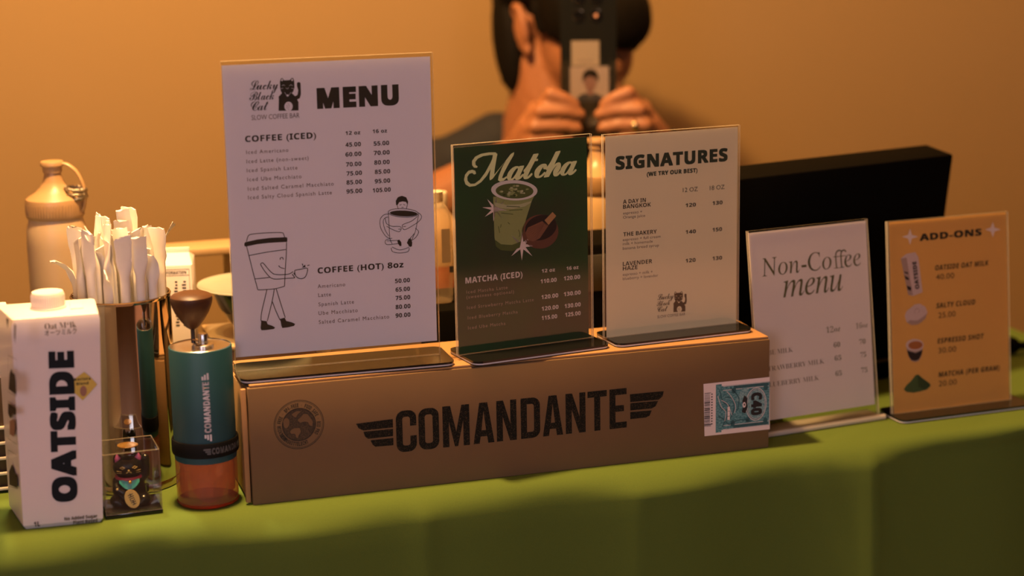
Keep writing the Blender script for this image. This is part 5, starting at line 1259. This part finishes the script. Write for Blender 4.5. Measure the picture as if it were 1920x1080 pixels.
# clear bottle and cups standing on the low black box
clear_b = clear_mat('clear_bottle_plastic', (.93, .91, .86), body=.16, body_color=(.8, .72, .6), rough=.06)
cb_ = thing('clear_bottle', 'rounded clear plastic bottle standing on the low black box', 'bottle', st(.238, .195, .1423), YAW)
mb = MB(clear_b)
for zz, k in ((0, .016), (.003, .0175)): pass
rings = []
for z, r in ((.0003, .0160), (.003, .0175), (.088, .0175), (.098, .0165), (.106, .0125), (.109, .0095), (.114, .0095)):
    rings.append([mb.V((x, y, z)) for x, y in rounded(-r, -r, r, r, r*.45, 4)])
for A, B in zip(rings, rings[1:]):
    for i in range(len(A)): mb.face([A[i], A[(i+1) % len(A)], B[(i+1) % len(A)], B[i]])
mb.face(rings[0][::-1]); mb.build('bottle_body', cb_)
mb = MB(mat('pale_cap', (.70, .60, .44))); mb.lathe([(.0105, .1095), (.0112, .110), (.0112, .1205), (0, .1215)], 24); mb.build('cap', cb_)
mb = MB(mat('label_grey', (.22, .17, .12), .5)); mb.box((.004, -.0179, .045), (.0135, -.0177, .082)); mb.use(black); mb.box((.012, -.0181, .034), (.0165, -.0177, .041)); mb.build('label', cb_)
cup_m = clear_mat('clear_cup_plastic', (.95, .94, .90), body=.10, body_color=(.85, .78, .68), rough=.04)
first = None
for k in range(5):
    lab = 'clear plastic cup, %s of the stack on the low black box' % ('lowest', 'second from the bottom', 'middle one', 'second from the top', 'topmost')[k]
    loc = st(.286, .20, .1425 + .0062*k)
    if first is None:
        mb = MB(cup_m); mb.lathe([(0, .0002), (.0225, .0002), (.0235, .0015), (.0268, .0295), (.0284, .0300), (.0282, .0312), (.0262, .0310), (.0230, .0022), (0, .0012)], 40)
        first = mb.build('plastic_cup', loc=loc); o = first
    else:
        o = first.copy(); COL.objects.link(o); o.location = loc
    tag(o, lab, 'cup', 'nested clear cups on the low black box')
wb = thing('milk_bottle', 'pale milky bottle with a pale cap behind the clear bottle', 'bottle', st(.275, .325), 0)
mb = MB(mat('milky_plastic', (.46, .31, .17), .4, var=.05, scale=20, sss=.1)); mb.lathe([(0, .0003), (.027, .0003), (.029, .003), (.029, .19), (.025, .205), (.0145, .218), (.013, .224)], 40); mb.build('bottle_body', wb)
mb = MB(mat('pale_cap', (.70, .60, .44))); mb.lathe([(.0125, .2225), (.0135, .223), (.0138, .2375), (.0128, .2398), (0, .2404)], 28); mb.build('cap', wb)
mb = MB(mat('red_syrup', (.40, .09, .035), .4, var=.1)); mb.lathe([(.0292, .12), (.0292, .158)], 40); mb.build('red_label', wb, label='red band round the bottle')

# ------------------------------------------------------------------ big black display
def display():
    yaw, lean = .52, -.14
    P = Vector((.4368, 2.1663, TZ)); e = Vector((math.cos(yaw), math.sin(yaw), 0))
    o0 = P - e * .262
    t = thing('black_display', 'large black display seen from behind, leaning over the right-hand stands', 'display', o0, yaw)
    w, h, th = .328, .268, .047
    L = Matrix.Translation((0, 0, .003)) @ Matrix.Rotation(-lean, 4, 'X')
    mb = MB(matte_black); mb.T = L; mb.box((0, 0, .0045), (w, th, h), .003); mb.build('rear_shell', t)
    mb = MB(mat('dark_screen', (.01, .011, .012), .1)); mb.T = L; mb.box((.012, th-.0005, .02), (w-.012, th+.0012, h-.012), .0004); mb.build('screen', t)
    mb = MB(mat('reflection_red', (.05, .012, .006), .4)); mb.T = L; mb.box((.03, -.0010, .021), (w-.012, .0005, .0245), .0003); mb.build('red_reflection', t, label='thin strip painting a dull red reflection low on the back')  # red strip painted in for a reflection on the black edge
    mb = MB(matte_black); mb.box((.02, .004, .0002), (w-.02, .10, .009), .002); mb.build('stand_foot', t)
    mb = MB(matte_black); mb.T = L
    for k in range(7): mb.box((.06, -.0012, .10+.012*k), (.20, .0004, .103+.012*k), .0003)
    mb.build('vent_slats', t)
display()

# ------------------------------------------------------------------ plug and cord at the far right
pl = thing('power_cord', 'black plug and power cord lying on the cloth at the far right', 'cord', (.612, 2.280, TZ))
mb = MB(matte_black); mb.T = Matrix.Translation((0, 0, .0115)) @ Matrix.Rotation(PI/2, 4, 'Y') @ Matrix.Rotation(.35, 4, 'X'); mb.lathe([(0, -.014), (.0085, -.014), (.0105, -.011), (.0108, .006), (.009, .012), (.0045, .017), (.004, .024), (0, .0245)], 24); mb.build('plug', pl)
mb = MB(matte_black); mb.tube(spline([(.020, .010, .0095), (.034, .022, .0075), (.052, .030, .006), (.075, .036, .004), (.096, .040, .0038), (.106, .042, -.004), (.116, .044, -.03), (.120, .045, -.12), (.120, .045, -.30)], 5), .0031, n=8); mb.build('cable', pl)

# ------------------------------------------------------------------ left edge: drawer unit and napkins
du = thing('drawer_unit', 'dark drawer unit with pale horizontal edges at the far left', 'drawer unit', st(-.337, .128), YAW)
w_, d_, h_ = .123, .13, .1165
mb = MB(mat('dark_brown_wood', (.030, .017, .010), .5, color2=(.06, .034, .02), scale=60, stretch=(6, 6, .4))); mb.box((0, 0, .0003), (w_, d_, h_), .0015); mb.build('cabinet_body', du)
for k in range(5):
    mb = MB(mat('pale_drawer_edge', (.66, .58, .50), .4)); mb.box((-.001, -.0045, .003+.0156*k), (w_+.0015, -.0006, .0062+.0156*k), .0008); mb.build('pale_edge', du)
nap = mat('napkin_paper', (.80, .75, .68), .8, var=.03, scale=90, bump=.1); first = None
for k in range(9):
    lab = 'folded white paper napkin, %s in the stack on the dark drawer unit' % ('lowest', 'second from the bottom', 'third from the bottom', 'fourth from the bottom', 'middle one', 'fourth from the top', 'third from the top', 'second from the top', 'topmost')[k]
    loc = st(-.3265, .128, h_ + .0004 + .0058*k)
    if first is None:
        mb = MB(nap); mb.box((0, 0, 0), (.117, .118, .0026), .0011); mb.box((.001, .001, .0027), (.1165, .117, .0053), .0011)
        first = mb.build('paper_napkin', loc=loc, rotz=YAW); o = first
    else:
        o = first.copy(); COL.objects.link(o); o.location = loc; o.rotation_euler = (0, 0, YAW + .012*math.sin(k*2.3))
    tag(o, lab, 'napkin', 'stacked paper napkins at the left edge')

# ------------------------------------------------------------------ person sitting behind the counter with a phone
skin = mat('skin', (.275, .110, .048), .55, var=.04, scale=40, sss=.12)
hair_m = mat('black_hair', (.0035, .003, .002), .6, color2=(.007, .005, .0035), scale=220, stretch=(1, 1, .12), spec=.06, bump=.5)
shirt_m = mat('navy_shirt', (.008, .010, .016), .85, var=.15, scale=300, bump=.15)
trousers_m = mat('dark_trousers', (.02, .02, .022), .85, var=.15, scale=200)
def person():
    Z = TZ
    HC = Vector((.083, 2.665, Z+.385)); th = math.radians(39)
    Fd = Vector((math.sin(th), -math.cos(th), 0)); Rd = Vector((math.cos(th), math.sin(th), 0)); Ud = Vector((0, 0, 1))
    tilt = Matrix.Rotation(math.radians(-8), 3, Rd)                     # looks slightly down at the phone
    HM = Matrix((Rd, Fd, Ud)).transposed()                              # local (r, f, u) -> world
    RH = tilt @ HM
    def H(r, f, u): return HC + RH @ Vector((r, f, u))
    hb = lambda mb, c, rad, seg=20, rings=14: mb.ball(H(c[1], c[0], c[2]), (rad[1], rad[0], rad[2]), RH, seg, rings)   # given as (f, r, u)
    root = thing('person', 'person with black bowl-cut hair and navy shirt holding up a phone behind the counter', 'person', (.06, 2.78, 0))
    IM = Matrix.Translation((-.06, -2.78, 0))
    mb = MB(skin); mb.T = IM
    hb(mb, (-.015, 0, .045), (.094, .073, .084)); hb(mb, (.030, 0, -.025), (.062, .060, .082)); hb(mb, (.040, 0, -.080), (.045, .044, .034)); hb(mb, (.074, 0, -.100), (.018, .020, .017))
    hb(mb, (.050, .030, -.045), (.036, .030, .045)); hb(mb, (.050, -.030, -.045), (.036, .030, .045))
    hb(mb, (.094, 0, -.022), (.020, .013, .013)); hb(mb, (.090, 0, -.002), (.014, .008, .026)); hb(mb, (.088, .009, -.026), (.012, .008, .009)); hb(mb, (.088, -.009, -.026), (.012, .008, .009))
    hb(mb, (.084, 0, -.060), (.012, .024, .006)); hb(mb, (.083, 0, -.069), (.012, .021, .007))
    for q in (-1, 1): hb(mb, (.070, q*.032, .024), (.022, .026, .008)); 
    for q in (-1, 1):                                                   # ears: rim, lobe and bowl
        P = [H(q*(.070+.012*math.sin(PI*min(1, k/8))), -.012 + .018*math.cos(2.6-k*.52), .004 + .030*math.sin(2.6-k*.52)) for k in range(10)]
        mb.tube(P, [.0050, .0055, .006, .006, .006, .006, .006, .0062, .0065, .005], n=8)
        hb(mb, (-.012, q*.072, .0), (.016, .006, .026)); hb(mb, (-.002, q*.074, -.027), (.009, .006, .011))
    neck0 = Vector((.052, 2.705, Z+.185))
    mb.limb([H(-.006, -.034, -.050), H(-.010, -.034, -.095), neck0 + Vector((-.012, 0, 0)), Vector((.052, 2.73, Z+.12))], [.062, .060, .064, .078])
    SL, SR = Vector((-.105, 2.715, Z+.165)), Vector((.222, 2.745, Z+.168))
    mb.limb([SL, neck0 + Vector((0, .015, -.02)), SR], [.052, .058, .052])
    mb.ball((.056, 2.745, Z+.06), (.155, .095, .15)); mb.ball((.060, 2.765, Z-.08), (.145, .095, .14)); mb.ball((.060, 2.79, Z-.22), (.165, .115, .12))
    EL, ER = Vector((-.185, 2.535, Z+.115)), Vector((.345, 2.565, Z+.120))
    WL, WR = Vector((.018, 2.487, Z+.232)), Vector((.198, 2.487, Z+.232))
    mb.limb([SL, SL.lerp(EL, .5), EL], [.054, .046, .040]); mb.limb([EL, EL.lerp(WL, .35), EL.lerp(WL, .75), WL], [.040, .041, .032, .026])
    mb.limb([SR, SR.lerp(ER, .5), ER], [.054, .046, .040]); mb.limb([ER, ER.lerp(WR, .35), ER.lerp(WR, .75), WR], [.040, .041, .032, .026])
    # hands: palm beside the phone, four fingers closing over its back, thumb on the screen side
    def hand(sg, wrist, kx):
        palm = Vector((kx - sg*.010, 2.462, Z + .268))
        mb.limb([wrist, wrist.lerp(palm, .55), palm], [.026, .027, .025])
        mb.ball(palm + Vector((sg*.002, -.004, .006)), (.018, .019, .032)); mb.ball(palm + Vector((-sg*.004, .004, -.018)), (.018, .018, .022))
        F = [[(-.006, 2.455, .292), (.011, 2.434, .3165), (.029, 2.4335, .310), (.043, 2.4372, .301)],
             [(-.013, 2.452, .281), (-.003, 2.430, .2945), (.029, 2.4325, .2935), (.050, 2.4372, .288)],
             [(-.019, 2.452, .265), (-.011, 2.430, .2745), (.022, 2.4325, .2750), (.046, 2.4372, .270)],
             [(-.023, 2.454, .248), (-.015, 2.433, .2555), (.015, 2.4340, .2565), (.037, 2.4372, .2525)]]
        for P, r in zip(F, (.0094, .0096, .0092, .0082)):
            mb.limb([Vector((kx + sg*p[0], p[1], Z+p[2])) for p in P], [r*1.06, r, r*.88, r*.76])
        mb.limb([palm + Vector((0, .012, -.008)), palm + Vector((sg*.022, .016, .014)), palm + Vector((sg*.042, .0045, .032)), palm + Vector((sg*.060, .0045, .040))], [.014, .0115, .0098, .0082])
    hand(1, WL, .0435)
    hand(-1, WR, .1655)
    # seated legs
    for q, hip in ((-1, -.035), (1, .155)):
        kn = Vector((hip + q*.02, 2.40, .45)); ft = Vector((hip + q*.02, 2.42, .075))
        mb.limb([(hip, 2.77, .475), Vector((hip, 2.77, .475)).lerp(kn, .5), kn], [.085, .072, .056]); mb.limb([kn, kn.lerp(ft, .35), ft], [.055, .052, .036])
        mb.limb([ft, ft + Vector((0, -.06, -.035)), ft + Vector((q*.01, -.15, -.045))], [.036, .034, .026])
    me = remesh(mb, .0034, 5, [skin]); body = link_mesh('body', me, root)
    # clothes
    mb = MB(shirt_m); mb.T = IM
    mb.limb([SL, neck0 + Vector((-.05, .022, -.030)), neck0 + Vector((.05, .022, -.030)), SR], [.060, .062, .062, .060])
    mb.ball((.056, 2.747, Z+.055), (.166, .106, .158)); mb.ball((.060, 2.767, Z-.08), (.158, .108, .15)); mb.ball((.060, 2.79, Z-.20), (.172, .124, .12))
    mb.limb([SL, Vector((-.06, 2.715, Z+.188)), Vector((-.018, 2.712, Z+.216))], [.052, .050, .045]); mb.limb([SR, Vector((.170, 2.73, Z+.190)), Vector((.116, 2.722, Z+.214))], [.052, .050, .045])
    mb.limb([SL, SL.lerp(EL, .42)], [.060, .054]); mb.limb([SR, SR.lerp(ER, .42)], [.060, .054])
    link_mesh('navy_shirt', remesh(mb, .007, 3, [shirt_m]), root)
    mb = MB(trousers_m); mb.T = IM
    mb.ball((.06, 2.79, .50), (.175, .125, .105))
    for q, hip in ((-1, -.035), (1, .155)):
        kn = Vector((hip + q*.02, 2.40, .45)); ft = Vector((hip + q*.02, 2.42, .13))
        mb.limb([(hip, 2.77, .475), Vector((hip, 2.77, .475)).lerp(kn, .5), kn], [.094, .082, .066]); mb.limb([kn, kn.lerp(ft, .35), ft], [.066, .062, .050])
    link_mesh('trousers', remesh(mb, .008, 2, [trousers_m]), root)
    for q, hip in ((-1, -.035), (1, .155)):
        mb = MB(); mb.T = IM; ft = Vector((hip + q*.02, 2.42, .06))
        mb.limb([ft, ft + Vector((0, -.06, -.018)), ft + Vector((q*.01, -.15, -.025))], [.044, .042, .034]); mb.box((ft.x-.04, ft.y-.185, .0005), (ft.x+.04, ft.y+.045, .02), .006)
        link_mesh('shoe', remesh(mb, .006, 2, [mat('shoe_black', (.015, .015, .015), .5)]), root)
    # hair: one fused cap with a fringe, plus locks
    mb = MB(); mb.T = IM
    hb(mb, (-.018, 0, .060), (.098, .080, .086)); hb(mb, (-.050, 0, .0), (.054, .076, .085)); hb(mb, (-.064, -.012, -.030), (.036, .060, .050))
    hb(mb, (.030, 0, .085), (.076, .080, .066)); hb(mb, (.084, .008, .046), (.030, .070, .055)); hb(mb, (.103, .014, -.002), (.026, .048, .042))
    hb(mb, (.086, .034, .006), (.032, .040, .048)); hb(mb, (.070, .046, .008), (.034, .032, .056)); hb(mb, (.040, .056, .010), (.044, .027, .066))
    hb(mb, (.005, .064, .02), (.045, .024, .066)); hb(mb, (-.045, .062, -.02), (.034, .020, .068)); hb(mb, (.074, -.040, .002), (.036, .032, .052))
    hb(mb, (.056, -.058, .030), (.032, .022, .056)); hb(mb, (-.050, -.068, -.01), (.026, .018, .074)); hb(mb, (-.062, -.056, -.040), (.020, .018, .038)); hb(mb, (.0, -.070, .064), (.06, .018, .032))
    rnd = random.Random(4)
    for k in range(210):                                                 # locks
        a = rnd.uniform(-1, 1)*2.9; top = rnd.uniform(.02, .12)
        rr = math.sqrt(max(.05, 1 - ((top-.06)/.095)**2))
        f0, r0 = -.018 + .094*rr*math.cos(a), .078*rr*math.sin(a)
        front = math.cos(a) > .35; side = abs(math.sin(a)) > .85 and -.2 < math.cos(a) < .35
        low = (-.012 if front else (.045 if side else -.075)) + rnd.uniform(-.012, .012)
        if low > top: continue
        P = [H(r0*.98, f0*.98, top+.01), H(r0*1.06, f0*1.05 + (.006 if front else 0), (top+low)/2), H(r0*1.02, f0*1.02 + (.004 if front else 0), low)]
        mb.tube(P, [.0048, .0056, .0012], n=6)
    link_mesh('hair', remesh(mb, .0030, 1, [hair_m]), root)
    mb = MB(); mb.T = IM
    eye_w = mat('eye_white', (.75, .7, .65), .25); iris = mat('eye_iris', (.02, .012, .008), .15)
    for q in (-1, 1): mb.use(eye_w); hb(mb, (.0765, q*.031, .006), (.0115, .0115, .0085)); mb.use(iris); hb(mb, (.0855, q*.031, .005), (.0035, .0052, .0052))
    mb.build('eyes', root)
    mb = MB(mat('ring_gold', (.85, .62, .28), .22, 1.0)); mb.T = IM @ Matrix.Translation((.1615, 2.4312, Z+.2748)) @ Matrix.Rotation(PI/2, 4, 'Y')
    mb.tube([(.0098*math.cos(a), .0098*math.sin(a), 0) for a in [2*PI*i/24 for i in range(24)]], .0012, n=6, closed=True); mb.ball((0, -.0104, 0), (.0048, .0020, .0048)); mb.build('finger_ring', root, label='gold ring on the finger of the right-hand hand in view')
person()
stl = thing('stool', 'low stool under the person behind the counter', 'stool', (.06, 2.80, 0))
mb = MB(mat('stool_wood', (.20, .11, .05), .5, var=.1)); mb.lathe([(0, .34), (.15, .34), (.155, .345), (.155, .362), (.15, .367), (0, .367)], 32); mb.build('seat', stl)
for k in range(4):
    a = PI/4 + k*PI/2; mb = MB(mat('stool_wood', (.20, .11, .05))); mb.tube([(.11*math.cos(a), .11*math.sin(a), .34), (.15*math.cos(a), .15*math.sin(a), 0.001)], .014, n=10); mb.build('leg', stl)
def phone():
    t = thing('smartphone', 'black smartphone in a clear case with a photo card, held up by the person', 'phone', (.1040, 2.4500, TZ+.258), .0)
    t.rotation_euler = (-.03, 0, -.06)
    ph = mat('phone_black', (.007, .007, .0055), .6, spec=.08)
    w, h, th = .072, .186, .0085
    mb = MB(ph); 
    ol = rounded(-w/2, 0, w/2, h, .009, 5)
    a = [mb.V((x, -th/2, z)) for x, z in ol]; b = [mb.V((x, th/2, z)) for x, z in ol]; mb.face(a); mb.face(b[::-1]); n = len(ol)
    for i in range(n): mb.face([a[i], b[i], b[(i+1) % n], a[(i+1) % n]])
    mb.build('phone_body', t, sharp=30)
    mb = MB(mat('phone_screen', (.01, .012, .015), .08)); mb.box((-w/2+.003, th/2-.0002, .004), (w/2-.003, th/2+.0006, h-.004)); mb.build('screen', t)
    for k, (x, z) in enumerate(((-.012, .178), (.010, .178), (-.012, .156), (.010, .156))):
        mb = MB(mat('lens_black', (.006, .006, .007), .05, coat=1.0)); mb.T = Matrix.Translation((x, -th/2, z)) @ Matrix.Rotation(PI/2, 4, 'X')
        mb.lathe([(.0078, 0), (.0080, .0016), (.0066, .0020), (.0062, .0010), (0, .0010)], 24)
        if k == 3: mb.use(mat('lens_glint', (.5, .25, .15), .2)); mb.lathe([(.0025, .0014), (0, .0014)], 12)
        mb.build('camera_lens', t)
    card = mat('card_paper', (.26, .20, .14), .5, var=.04); mb = MB(card); D = th/2 + .0006; mb.T = Matrix.Identity(4)
    mb.fill([[(-22, 92), (14, 92), (14, 124), (-22, 124)]], D); mb.use(mat('print_grey', INK['grey'])); mb.stroke([(-14, 98), (6, 98)], 1.4, D+.0001, False)
    mb.build('paper_slip', t, sharp=0)
    mb = MB(mat('photo_pale', (.25, .185, .14), .4, var=.03)); mb.fill([[(-24, 46), (26, 46), (26, 91), (-24, 91)]], D+.0001)
    mb.use(mat('photo_skin', (.15, .07, .04), .4)); mb.fill([[(2 + 8*math.cos(a), 70 + 11*math.sin(a)) for a in [2*PI*i/20 for i in range(20)]]], D+.0002); mb.fill([[(-2, 54), (6, 54), (6, 62), (-2, 62)]], D+.0002)
    mb.use(hair_m); mb.fill([[(-8, 70), (-8, 80), (-4, 86), (3, 88), (10, 85), (13, 78), (12, 70), (9, 76), (0, 79), (-5, 75)]], D+.0003)
    mb.use(shirt_m); mb.fill([[(-18, 46), (-12, 54), (-4, 57), (2, 53), (8, 57), (18, 52), (22, 46)]], D+.0003)
    mb.build('photo_card', t, sharp=0)
    mb = MB(clear_mat('clear_case', (.97, .97, .96))); mb.box((-w/2-.001, -th/2-.0016, -.001), (w/2+.001, -th/2-.0012, h+.001)); mb.build('clear_case', t)
phone()
